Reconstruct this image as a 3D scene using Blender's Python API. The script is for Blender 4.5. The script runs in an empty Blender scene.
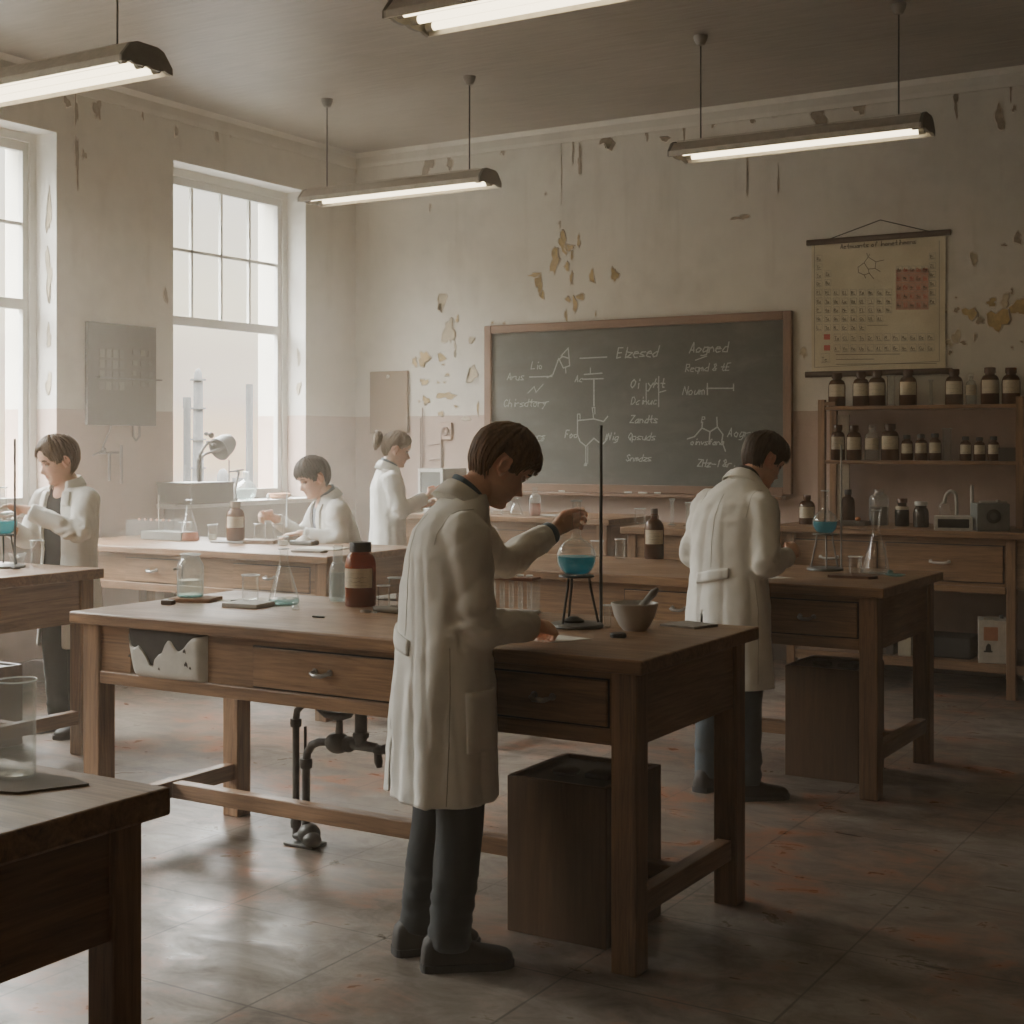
import bpy, bmesh, math, random
from mathutils import Vector, Matrix, noise
from mathutils.bvhtree import BVHTree
random.seed(11)
PI = math.pi
SC = bpy.context.scene
COL = SC.collection
V = Vector

# ------------------------------------------------------------------ materials
class NT:
    def __init__(self, name):
        self.m = bpy.data.materials.new(name); self.m.use_nodes = True
        self.t = self.m.node_tree; self.t.nodes.clear()
        self.out = self.t.nodes.new('ShaderNodeOutputMaterial')
    def n(self, typ, props=None, **ins):
        nd = self.t.nodes.new(typ)
        for k, v in (props or {}).items(): setattr(nd, k, v)
        for k, v in ins.items():
            k2 = int(k[1:]) if k[0] == '_' and k[1:].isdigit() else k.replace('_', ' ')
            s = nd.inputs[k2]
            if isinstance(v, bpy.types.NodeSocket): self.t.links.new(v, s)
            else:
                if s.type == 'RGBA' and len(v) == 3: v = (*v, 1)
                s.default_value = v
        return nd
    def link(self, a, b): self.t.links.new(a, b)
    def coord(self, scale=(1, 1, 1), kind='Object', rot=(0, 0, 0)):
        tc = self.n('ShaderNodeTexCoord')
        mp = self.n('ShaderNodeMapping', Vector=tc.outputs[kind], Scale=scale, Rotation=rot)
        return mp.outputs[0]
    def noise(self, vec, scale=5., detail=4., rough=.55, dist=0.):
        return self.n('ShaderNodeTexNoise', Vector=vec, Scale=scale, Detail=detail, Roughness=rough, Distortion=dist).outputs[0]
    def ramp(self, fac, stops):
        nd = self.n('ShaderNodeValToRGB', Fac=fac); cr = nd.color_ramp
        while len(cr.elements) < len(stops): cr.elements.new(.5)
        for e, (p, c) in zip(cr.elements, stops):
            e.position = p; e.color = (*c, 1) if len(c) == 3 else c
        return nd.outputs[0]
    def mix(self, fac, a, b, mode='MIX'):
        nd = self.n('ShaderNodeMix', {'data_type': 'RGBA', 'blend_type': mode})
        for i, v in ((0, fac), (6, a), (7, b)):
            s = nd.inputs[i]
            if isinstance(v, bpy.types.NodeSocket): self.link(v, s)
            else: s.default_value = (*v, 1) if isinstance(v, tuple) and len(v) == 3 else v
        return nd.outputs[2]
    def math(self, op, a, b=0., clamp=False):
        nd = self.n('ShaderNodeMath', {'operation': op, 'use_clamp': clamp})
        for i, v in ((0, a), (1, b)):
            if isinstance(v, bpy.types.NodeSocket): self.link(v, nd.inputs[i])
            else: nd.inputs[i].default_value = v
        return nd.outputs[0]
    def sep(self, vec):
        return self.n('ShaderNodeSeparateXYZ', Vector=vec).outputs
    def bump(self, h, strength=.3, dist=.01):
        return self.n('ShaderNodeBump', Height=h, Strength=strength, Distance=dist).outputs[0]
    def pbr(self, col, rough=.6, metal=0., nrm=None, spec=.5, **kw):
        p = self.n('ShaderNodeBsdfPrincipled', Roughness=rough, Metallic=metal)
        p.inputs['Specular IOR Level'].default_value = spec
        s = p.inputs['Base Color']
        if isinstance(col, bpy.types.NodeSocket): self.link(col, s)
        else: s.default_value = (*col, 1)
        if nrm is not None: self.link(nrm, p.inputs['Normal'])
        for k, v in kw.items():
            s = p.inputs[k.replace('_', ' ')]
            if s.type == 'RGBA' and len(v) == 3: v = (*v, 1)
            s.default_value = v
        self.link(p.outputs[0], self.out.inputs[0])
        return p

def mul(c, f): return tuple(x * f for x in c)

def m_plain(name, col, rough=.6, metal=0., var=.12, scale=30., spec=.5, bump=0.):
    k = NT(name); v = k.coord()
    nz = k.noise(v, scale, 4)
    c = k.ramp(nz, [(.3, mul(col, 1 - var)), (.7, mul(col, 1 + var))])
    k.pbr(c, rough, metal, k.bump(nz, bump) if bump else None, spec)
    return k.m

def m_wood(name, axis, a=(.085, .042, .019), b=(.40, .235, .125), rough=.40, seed=0.):
    k = NT(name)
    sc = [1, 1, 1]; sc[axis] = .055
    tc = k.n('ShaderNodeTexCoord')
    oi = k.n('ShaderNodeObjectInfo')
    off = k.n('ShaderNodeVectorMath', {'operation': 'SCALE'}, Vector=oi.outputs['Location'], Scale=.37).outputs[0]
    ad = k.n('ShaderNodeVectorMath', {'operation': 'ADD'}, _0=tc.outputs['Object'], _1=off).outputs[0]
    v = k.n('ShaderNodeMapping', Vector=ad, Scale=sc, Location=(seed, seed * 2, 0)).outputs[0]
    n1 = k.noise(v, 24., 6, .66, 1.6)
    n2 = k.noise(v, 160., 2, .6)
    n3 = k.noise(tc.outputs['Object'], 2.1, 3)
    f = k.math('ADD', k.math('MULTIPLY', n1, .72), k.math('MULTIPLY', n2, .28))
    c = k.ramp(f, [(.30, a), (.5, mul(tuple((p + q) / 2 for p, q in zip(a, b)), 1.02)), (.68, b)])
    c = k.mix(k.ramp(n3, [(.35, (0, 0, 0)), (.75, (.5, .5, .5))]), c, mul(a, 1.05))
    r = k.ramp(n3, [(.3, (rough * .8,) * 3), (.7, (rough * 1.3,) * 3)])
    p = k.pbr(c, rough, 0, k.bump(f, .18, .004), .45)
    k.link(r, p.inputs['Roughness'])
    return k.m

def m_glass(name, tint=(.93, .95, .94), body=0., bodycol=(.62, .64, .62), ior=1.5, rough=.02, edge=.45):
    """Thin clear wall: see-through with a fresnel reflection."""
    k = NT(name)
    r0 = ((ior - 1) / (ior + 1)) ** 2
    lw = k.n('ShaderNodeLayerWeight', Blend=.5).outputs['Facing']            # Schlick reflection, the same from both sides of the wall
    fac = k.math('ADD', k.math('MULTIPLY', k.math('POWER', lw, 5.), .75), r0, True)
    tr = k.n('ShaderNodeBsdfTransparent', Color=tint).outputs[0]
    gl = k.n('ShaderNodeBsdfGlossy', Color=(.95, .95, .93), Roughness=rough).outputs[0]
    base = tr
    sheen_fac = k.math('ADD', k.math('MULTIPLY', k.math('POWER', lw, 3.5), edge), body, True)   # bright glass outline painted as pale diffuse, strongest at the rounded edge
    if True:
        df = k.n('ShaderNodeBsdfDiffuse', Color=bodycol).outputs[0]
        tl = k.n('ShaderNodeBsdfTranslucent', Color=bodycol).outputs[0]
        bd = k.n('ShaderNodeMixShader', _0=.5, _1=df, _2=tl).outputs[0]
        base = k.n('ShaderNodeMixShader', _0=sheen_fac, _1=tr, _2=bd).outputs[0]
    sh = k.n('ShaderNodeMixShader', _0=fac, _1=base, _2=gl).outputs[0]
    k.link(sh, k.out.inputs[0])
    return k.m

# ------------------------------------------------------------------ mesh builder
class MB:
    def __init__(self): self.v = []; self.f = []; self.mi = []
    def add(self, verts, faces, mi=0):
        o = len(self.v)
        self.v += [tuple(p) for p in verts]
        self.f += [tuple(i + o for i in f) for f in faces]
        self.mi += [mi] * len(faces)
        return self
    def box(self, x0, x1, y0, y1, z0, z1, mi=0, bev=0.):
        if bev > 0:
            b = min(bev, .45 * abs(x1 - x0), .45 * abs(y1 - y0), .45 * abs(z1 - z0))
            bm = bmesh.new(); bmesh.ops.create_cube(bm, size=1)
            for p in bm.verts:
                p.co = ((x0 + x1) / 2 + p.co.x * (x1 - x0), (y0 + y1) / 2 + p.co.y * (y1 - y0), (z0 + z1) / 2 + p.co.z * (z1 - z0))
            bmesh.ops.bevel(bm, geom=bm.edges[:], offset=b, segments=2, profile=.5, affect='EDGES')
            self.bm(bm, mi); return self
        v = [(x, y, z) for z in (z0, z1) for y in (y0, y1) for x in (x0, x1)]
        return self.add(v, [(0, 2, 3, 1), (4, 5, 7, 6), (0, 1, 5, 4), (2, 6, 7, 3), (0, 4, 6, 2), (1, 3, 7, 5)], mi)
    def bm(self, bm, mi=0, M=None):
        bm.verts.index_update()
        vs = [M @ p.co if M else p.co.copy() for p in bm.verts]
        self.add(vs, [[q.index for q in f.verts] for f in bm.faces], mi); bm.free()
        return self
    def lathe(self, prof, seg=28, c=(0, 0, 0), mi=0, close=False, M=None):
        vs = []; fs = []; rows = []
        for r, z in prof:
            if r < 1e-5: rows.append([len(vs)]); vs.append((0, 0, z))
            else:
                rows.append(list(range(len(vs), len(vs) + seg)))
                vs += [(r * math.cos(2 * PI * i / seg), r * math.sin(2 * PI * i / seg), z) for i in range(seg)]
        pr = list(zip(rows, rows[1:]))
        if close: pr.append((rows[-1], rows[0]))
        for a, b in pr:
            for i in range(seg):
                j = (i + 1) % seg
                if len(a) == 1 and len(b) == 1: continue
                if len(a) == 1: fs.append((a[0], b[j], b[i]))
                elif len(b) == 1: fs.append((a[i], a[j], b[0]))
                else: fs.append((a[i], a[j], b[j], b[i]))
        if M: vs = [M @ V(p) for p in vs]
        vs = [(p[0] + c[0], p[1] + c[1], p[2] + c[2]) for p in vs]
        return self.add(vs, fs, mi)
    def tube(self, pts, rad, seg=12, mi=0, caps=True, up=None, dome=False):
        """pts: polyline; rad: number, (ra, rb) or list of those; ra goes along the side vector, rb along the other."""
        pts = [V(p) for p in pts]; n = len(pts)
        rl = list(rad) if isinstance(rad, list) else [rad] * n
        rl = [r if isinstance(r, tuple) else (r, r) for r in rl]
        T = []
        for i in range(n):
            a = pts[max(i - 1, 0)]; b = pts[min(i + 1, n - 1)]
            t = (b - a); T.append(t.normalized() if t.length > 1e-9 else V((0, 0, 1)))
        u = V(up) if up else (V((0, 0, 1)) if abs(T[0].z) < .9 else V((1, 0, 0)))
        s = (u - T[0] * u.dot(T[0])).normalized()
        rings = []; frames = []
        for i in range(n):
            s = (s - T[i] * s.dot(T[i])).normalized()
            b = T[i].cross(s)
            frames.append((s.copy(), b)); rings.append((pts[i], s.copy(), b, rl[i]))
        if dome:
            ex = []
            p, s_, b_, r = rings[0]
            for q in (80, 55, 28):
                h = math.sin(math.radians(q)); k = math.cos(math.radians(q)); m = min(r)
                ex.append((p - T[0] * m * h, s_, b_, (r[0] * k, r[1] * k)))
            p, s_, b_, r = rings[-1]; ey = []
            for q in (28, 55, 80):
                h = math.sin(math.radians(q)); k = math.cos(math.radians(q)); m = min(r)
                ey.append((p + T[-1] * m * h, s_, b_, (r[0] * k, r[1] * k)))
            rings = ex + rings + ey
        vs = []; fs = []
        for p, s_, b_, r in rings:
            for k in range(seg):
                a = 2 * PI * k / seg
                vs.append(p + s_ * (r[0] * math.cos(a)) + b_ * (r[1] * math.sin(a)))
        m = len(rings)
        for i in range(m - 1):
            for k in range(seg):
                j = (k + 1) % seg
                fs.append((i * seg + k, i * seg + j, (i + 1) * seg + j, (i + 1) * seg + k))
        if caps:
            fs.append(tuple(reversed(range(seg)))); fs.append(tuple(range((m - 1) * seg, m * seg)))
        return self.add(vs, fs, mi)
    def ell(self, c, r, M=None, seg=20, rings=14, mi=0):
        bm = bmesh.new(); bmesh.ops.create_uvsphere(bm, u_segments=seg, v_segments=rings, radius=1)
        X = Matrix.Translation(V(c)) @ (M.to_4x4() if M else Matrix.Identity(4)) @ Matrix.Diagonal((*r, 1))
        return self.bm(bm, mi, X)
    def xf(self, M):
        self.v = [tuple(M @ V(p)) for p in self.v]; return self
    def build(self, name, mats, parent=None, smooth=None, loc=None):
        me = bpy.data.meshes.new(name)
        me.from_pydata(self.v, [], self.f)
        mats = mats if isinstance(mats, (list, tuple)) else [mats]
        for m in mats: me.materials.append(m)
        if len(mats) > 1: me.polygons.foreach_set('material_index', self.mi)
        bm = bmesh.new(); bm.from_mesh(me); bmesh.ops.recalc_face_normals(bm, faces=bm.faces); bm.to_mesh(me); bm.free()
        if smooth is not None:
            me.polygons.foreach_set('use_smooth', [True] * len(me.polygons))
            if smooth < 179: me.set_sharp_from_angle(angle=math.radians(smooth))
        me.update()
        o = bpy.data.objects.new(name, me); COL.objects.link(o)
        if parent is not None: o.parent = parent
        if loc is not None: o.location = loc
        return o

def tag(o, label=None, cat=None, group=None, kind=None):
    if label: o['label'] = label
    if cat: o['category'] = cat
    if group: o['group'] = group
    if kind: o['kind'] = kind
    return o

def thing(name, label, cat, loc=(0, 0, 0), rz=0., group=None):
    o = bpy.data.objects.new(name, None); o.empty_display_size = .05; COL.objects.link(o)
    o.location = loc; o.rotation_euler = (0, 0, rz)
    return tag(o, label, cat, group)

KIDS = {}
def copy_tree(o, loc, rz=None, label=None, group=None, scale=None):
    c = o.copy(); COL.objects.link(c); c.location = loc
    if rz is not None: c.rotation_euler = (0, 0, rz)
    if label: c['label'] = label
    if group: c['group'] = group
    if scale: c.scale = scale if isinstance(scale, tuple) else (scale,) * 3
    for ch in [q for q in COL.objects if q.parent == o]:
        d = ch.copy(); COL.objects.link(d); d.parent = c
        for g in [q for q in COL.objects if q.parent == ch]:
            e = g.copy(); COL.objects.link(e); e.parent = d
    return c

def ribbon(mb, pts, w, fn, mi=0):
    """flat stroke of width w along 2-D points; fn maps (u, v) to 3-D."""
    pts = [V((p[0], p[1])) for p in pts]
    for a, b in zip(pts, pts[1:]):
        d = b - a
        if d.length < 1e-6: continue
        d.normalize(); n = V((-d.y, d.x)) * w / 2; e = d * w * .35
        q = [a - e - n, b + e - n, b + e + n, a - e + n]
        mb.add([fn(p.x, p.y) for p in q], [(0, 1, 2, 3)], mi)

# single-stroke handwriting: digits are x, y on a 5 x 9 grid, baseline y = 2
GL = {
 'A': '02 28 42|14 34', 'E': '48 08 02 42|05 35', 'I': '28 22', 'N': '02 08 42 48', 'O': '28 06 04 22 44 46 28', 'Q': '28 06 04 22 44 46 28|24 41',
 'S': '47 28 07 25 43 22 03', 'Z': '08 48 02 42', 'B': '02 08 38 36 05 45 43 02', 'H': '08 02|48 42|05 45', 'F': '48 08 02|05 35', 'C': '47 28 06 04 22 43', 'T': '08 48|28 22',
 'R': '02 08 38 46 05 42', 'M': '02 08 25 48 42', 'V': '08 22 48', 'D': '02 08 28 46 44 22 02', 'L': '08 02 42', 'P': '02 08 38 46 05', 'U': '08 03 22 43 48', 'Y': '08 25 48|25 22',
 'a': '45 25 03 12 32 45 42', 'b': '08 02 32 44 35 05', 'c': '45 25 03 12 42', 'd': '48 42 12 03 25 45', 'e': '04 44 35 15 03 12 42', 'f': '47 38 27 22|15 35', 'g': '45 15 03 12 43 45 41 20 00',
 'h': '08 02|04 25 44 42', 'i': '25 22|27 28', 'l': '28 22 32', 'm': '02 05|04 15 24 22|24 35 44 42', 'n': '02 05|04 25 44 42', 'o': '25 04 12 32 44 25', 'p': '05 00|05 35 44 32 02',
 'q': '45 15 03 12 42|45 40', 'r': '02 05|04 25 45', 's': '45 15 04 33 42 02', 't': '28 23 32 42|05 45', 'u': '05 03 12 32 45 42', 'v': '05 22 45', 'w': '05 12 25 32 45', 'x': '05 42|02 45',
 'y': '05 23 45|45 10 00', 'z': '05 45 02 42', '-': '04 44', '.': '22 23', '1': '16 28 22', '2': '07 28 46 02 42', '3': '08 48 25 44 22 02', '4': '38 04 44|38 32', '6': '38 04 12 32 44 05',
 '8': '25 07 28 47 25 03 22 43 25', '0': '28 06 04 22 44 46 28', '&': '42 07 28 36 03 22 44', '+': '04 44|26 22', '=': '03 43|05 45', '>': '06 44 02'}
def write(mb, text, x, y, h, w, fn, mi=0, slant=.15, jit=.0, rnd=random):
    s = h / 6.; cx = x
    for ch in text:
        if ch in GL:
            for st in GL[ch].split('|'):
                pts = []
                for p in st.split(' '):
                    px, py = int(p[0]) * s * .8, (int(p[1]) - 2) * s
                    pts.append((cx + px + py * slant + rnd.uniform(-jit, jit) * s, y + py + rnd.uniform(-jit, jit) * s))
                ribbon(mb, pts, w, fn, mi)
        cx += s * (3.0 if ch == ' ' else (2.6 if ch in 'il.I1' else 4.4))
    return cx

# ------------------------------------------------------------------ shared materials
WX = m_wood('oak_along_x', 0); WY = m_wood('oak_along_y', 1, seed=3.1); WZ = m_wood('oak_upright', 2, seed=7.7)
WOOD = (WX, WY, WZ)
DKX = m_wood('dark_oak_x', 0, (.035, .019, .010), (.09, .05, .026)); DKZ = m_wood('dark_oak_z', 2, (.060, .032, .015), (.15, .08, .038), seed=2.)
BFX = m_wood('board_frame_x', 0, (.12, .062, .036), (.27, .15, .09)); BFZ = m_wood('board_frame_z', 2, (.12, .062, .036), (.27, .15, .09))
GLASS = m_glass('clear_glass', (.985, .99, .988))
GLASSF = m_glass('frosty_glass', (.975, .985, .98), body=.06, bodycol=(.75, .78, .76))
RIM = m_glass('glass_rim', (.9, .92, .92), body=.42, bodycol=(.9, .92, .9), ior=1.6)
WATER = m_glass('water', (.88, .93, .92), body=.08, bodycol=(.58, .66, .66), ior=1.33)
BLUE = m_glass('blue_liquid', (.25, .70, .80), body=.55, bodycol=(.10, .56, .68), ior=1.33)
TEAL = m_glass('teal_tint', (.72, .90, .90), body=.22, bodycol=(.34, .56, .58), ior=1.33)
ORANGE = m_glass('orange_liquid', (.9, .5, .3), body=.7, bodycol=(.75, .30, .13), ior=1.33)
AMBER = m_glass('amber_glass', (.75, .30, .07), body=.42, bodycol=(.42, .125, .024), ior=1.5, rough=.05)
DAMBER = m_glass('dark_amber_glass', (.42, .18, .07), body=.62, bodycol=(.17, .065, .026), ior=1.5, rough=.08)
CAP = m_plain('black_cap', (.022, .02, .018), .45)
LABEL = m_plain('aged_label', (.56, .50, .38), .8, var=.1, scale=60)
INK = m_plain('label_ink', (.20, .16, .11), .8)
PAPER = m_plain('paper', (.66, .62, .54), .85, var=.05)
IRON = m_plain('dark_iron', (.045, .045, .042), .45, .6, .3)
STEEL = m_plain('worn_steel', (.30, .29, .27), .35, .85, .2)
RODM = m_plain('rod_steel', (.10, .105, .10), .4, .5, .1)
CERAM = m_plain('mortar_ceramic', (.58, .56, .52), .35, var=.05)
GREYM = m_plain('grey_paint', (.135, .128, .11), .6, var=.08)
LGREY = m_plain('pale_grey_paint', (.46, .44, .40), .55, var=.06)
WHITEP = m_plain('window_white_paint', (.66, .65, .60), .5, var=.06, scale=12)
CORK = m_plain('cork', (.25, .13, .07), .8, var=.25, scale=90)
DARK = m_plain('near_black', (.018, .017, .016), .6)
CARD = m_plain('grey_card', (.20, .17, .14), .8, var=.08)

def m_wall(name, top, low, axis_split=1.735):
    k = NT(name); v = k.coord()
    x, y, z = k.sep(v)[:]
    n1 = k.noise(v, 1.1, 6, .62); n2 = k.noise(v, 7., 5, .6); n3 = k.noise(v, 45., 3, .6)
    vs = k.n('ShaderNodeMapping', Vector=v, Scale=(9, 9, .7)).outputs[0]
    n4 = k.noise(vs, 1., 4, .6)                                   # run-down streaks
    f = k.math('ADD', k.math('MULTIPLY', n1, .6), k.math('MULTIPLY', n2, .4))
    ct = k.ramp(f, [(.3, mul(top, .82)), (.52, top), (.7, mul(top, 1.08))])
    cl = k.ramp(f, [(.3, mul(low, .80)), (.52, low), (.7, mul(low, 1.10))])
    wob = k.math('MULTIPLY', k.math('SUBTRACT', n2, .5), .008)
    sp = k.math('GREATER_THAN', k.math('ADD', z, wob), axis_split)
    c = k.mix(sp, cl, ct)
    st = k.math('MULTIPLY', k.math('GREATER_THAN', z, 2.6), k.ramp(n4, [(.55, (0, 0, 0)), (.78, (.22, .22, .22))]))
    c = k.mix(st, c, (.24, .19, .13))
    k.pbr(c, .82, 0, k.bump(k.math('ADD', n2, k.math('MULTIPLY', n3, .3)), .25, .01), .25)
    return k.m
WALL = m_wall('wall_paint', (.60, .572, .50), (.43, .328, .27))
REVEAL = m_wall('reveal_paint', (.74, .72, .66), (.60, .46, .39))
WDARK = m_wall('low_bounce_wall', (.42, .37, .30), (.28, .21, .165))  # for the unseen right wall, toned down to bounce less light
PEELY = m_plain('bare_plaster_yellow', (.40, .29, .13), .9, var=.3, scale=25, bump=.4)
PEELD = m_plain('plaster_brown_shadow', (.27, .215, .15), .9, var=.3, scale=30, bump=.4)  # brown of bare spots and streaks, with cornice peel shadow painted in
PEELP = m_plain('bare_plaster_pale', (.43, .37, .26), .9, var=.2, scale=25, bump=.4)
PEELR = m_plain('lifted_paint_edge', (.60, .54, .45), .8, var=.15)

def m_ceiling():
    k = NT('ceiling_paint'); v = k.coord()
    n1 = k.noise(v, .7, 6, .6)
    vs = k.n('ShaderNodeMapping', Vector=v, Scale=(.9, 9, 1), Rotation=(0, 0, -.55)).outputs[0]
    n2 = k.noise(vs, 3.5, 6, .65)
    f = k.math('ADD', k.math('MULTIPLY', n1, .55), k.math('MULTIPLY', n2, .45))
    c = k.ramp(f, [(.33, (.17, .150, .122)), (.5, (.255, .228, .188)), (.68, (.33, .298, .25))])
    k.pbr(c, .42, 0, k.bump(n2, .35, .012), .4)
    return k.m
CEIL = m_ceiling()

def m_floor():
    k = NT('worn_floor_tiles'); v = k.coord()
    T = .62
    x, y, z = k.sep(v)[:]
    def edge(c, off):
        m = k.math('PINGPONG', k.math('ADD', c, off), T / 2)
        return m
    ex = edge(x, .11); ey = edge(y, .2)
    wob = k.math('MULTIPLY', k.math('SUBTRACT', k.noise(v, 9., 3), .5), .006)
    d = k.math('ADD', k.math('MINIMUM', ex, ey), wob)
    grout = k.math('LESS_THAN', d, .0038)
    tx = k.math('FLOOR', k.math('DIVIDE', k.math('ADD', x, .11 + T / 2), T)); ty = k.math('FLOOR', k.math('DIVIDE', k.math('ADD', y, .2 + T / 2), T))
    tid = k.n('ShaderNodeCombineXYZ', X=tx, Y=ty).outputs[0]
    rnd = k.n('ShaderNodeTexWhiteNoise', {'noise_dimensions': '2D'}, Vector=tid).outputs[0]
    vst = k.n('ShaderNodeMapping', Vector=v, Scale=(.75, 1.3, 1), Rotation=(0, 0, -.55)).outputs[0]
    n1 = k.noise(v, 1.3, 7, .66); n2 = k.noise(vst, 5.5, 8, .72, .6); n3 = k.noise(v, 28., 4, .6)
    base = k.ramp(n2, [(.30, (.088, .069, .053)), (.48, (.180, .153, .124)), (.70, (.285, .25, .21))])
    base = k.mix(k.math('MULTIPLY', rnd, .30), base, (.13, .105, .085))
    rust = k.math('MULTIPLY', k.ramp(n1, [(.46, (0, 0, 0)), (.57, (1, 1, 1))]), k.ramp(n2, [(.45, (0, 0, 0)), (.60, (.9, .9, .9))]))
    base = k.mix(rust, base, (.27, .095, .040))
    n5 = k.noise(k.n('ShaderNodeMapping', Vector=v, Location=(5, 2, 0)).outputs[0], 2.2, 8, .72, .4)
    dirt = k.ramp(n5, [(.50, (0, 0, 0)), (.66, (.8, .8, .8))])
    base = k.mix(dirt, base, (.075, .055, .042))
    base = k.mix(k.math('MULTIPLY', grout, .8), base, (.045, .036, .030))
    r = k.ramp(n2, [(.3, (.50, .50, .50)), (.7, (.22, .22, .22))])
    h = k.math('SUBTRACT', k.math('ADD', k.math('MULTIPLY', n2, .4), k.math('MULTIPLY', n3, .15)), k.math('MULTIPLY', grout, .8))
    p = k.pbr(base, .35, 0, k.bump(h, .22, .006), .42)
    k.link(r, p.inputs['Roughness'])
    return k.m
FLOOR = m_floor()

# ------------------------------------------------------------------ room shell
X0, X1, Y0, Y1, HC = -7.3, 1.7, -2.2, 9.5, 3.915
def struct(mb, name, mats, smooth=None, parent=None):
    o = mb.build(name, mats, parent, smooth)
    if parent is None: o['kind'] = 'structure'
    return o
struct(MB().box(X0 - .5, X1 + .2, Y0 - .2, Y1 + .2, -.15, 0), 'floor', FLOOR)
struct(MB().box(X0 - .5, X1 + .2, Y0 - .2, Y1 + .2, HC, HC + .15), 'ceiling', CEIL)

def patch(mb, u, z, w, h, kind, fn, rnd):
    """a spot of lost paint: an uneven plaster patch inside a lifted rim of paint."""
    n = max(9, min(26, int(9 + 60 * max(w, h))))
    out = []
    ph = [rnd.uniform(0, 6.28) for _ in range(4)]
    for i in range(n):
        a = 2 * PI * i / n
        r = 1 + .22 * math.sin(2 * a + ph[0]) + .20 * math.sin(3 * a + ph[1]) + .16 * math.sin(5 * a + ph[2]) + rnd.uniform(-.17, .17)
        out.append((u + math.cos(a) * w / 2 * r, z + math.sin(a) * h / 2 * r))
    mi = {0: 1, 1: 1, 2: 3, 3: 2, 4: 2}[kind]  # the darkest kinds carry the peel shadow in their colour
    c = len(out)
    mb.add([fn(u, z, .0025)] + [fn(p[0], p[1], .0025) for p in out], [(0, 1 + i, 1 + (i + 1) % c) for i in range(c)], mi)
    t = .006 + .018 * min(w, h)
    inner, outer = [], []
    for i, p in enumerate(out):
        dx, dz = p[0] - u, p[1] - z; L = math.hypot(dx, dz) + 1e-6
        lift = .002 + max(0, math.sin(2 * PI * i / n + ph[3])) * min(.014, .12 * min(w, h)) * (2.2 if kind == 3 else 1)
        inner.append(fn(p[0] - dx / L * t * .3, p[1] - dz / L * t * .3, .003 + lift)); outer.append(fn(p[0] + dx / L * t, p[1] + dz / L * t, .0015))
    mb.add(inner + outer, [(i, (i + 1) % c, c + (i + 1) % c, c + i) for i in range(c)], 4)

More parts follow.
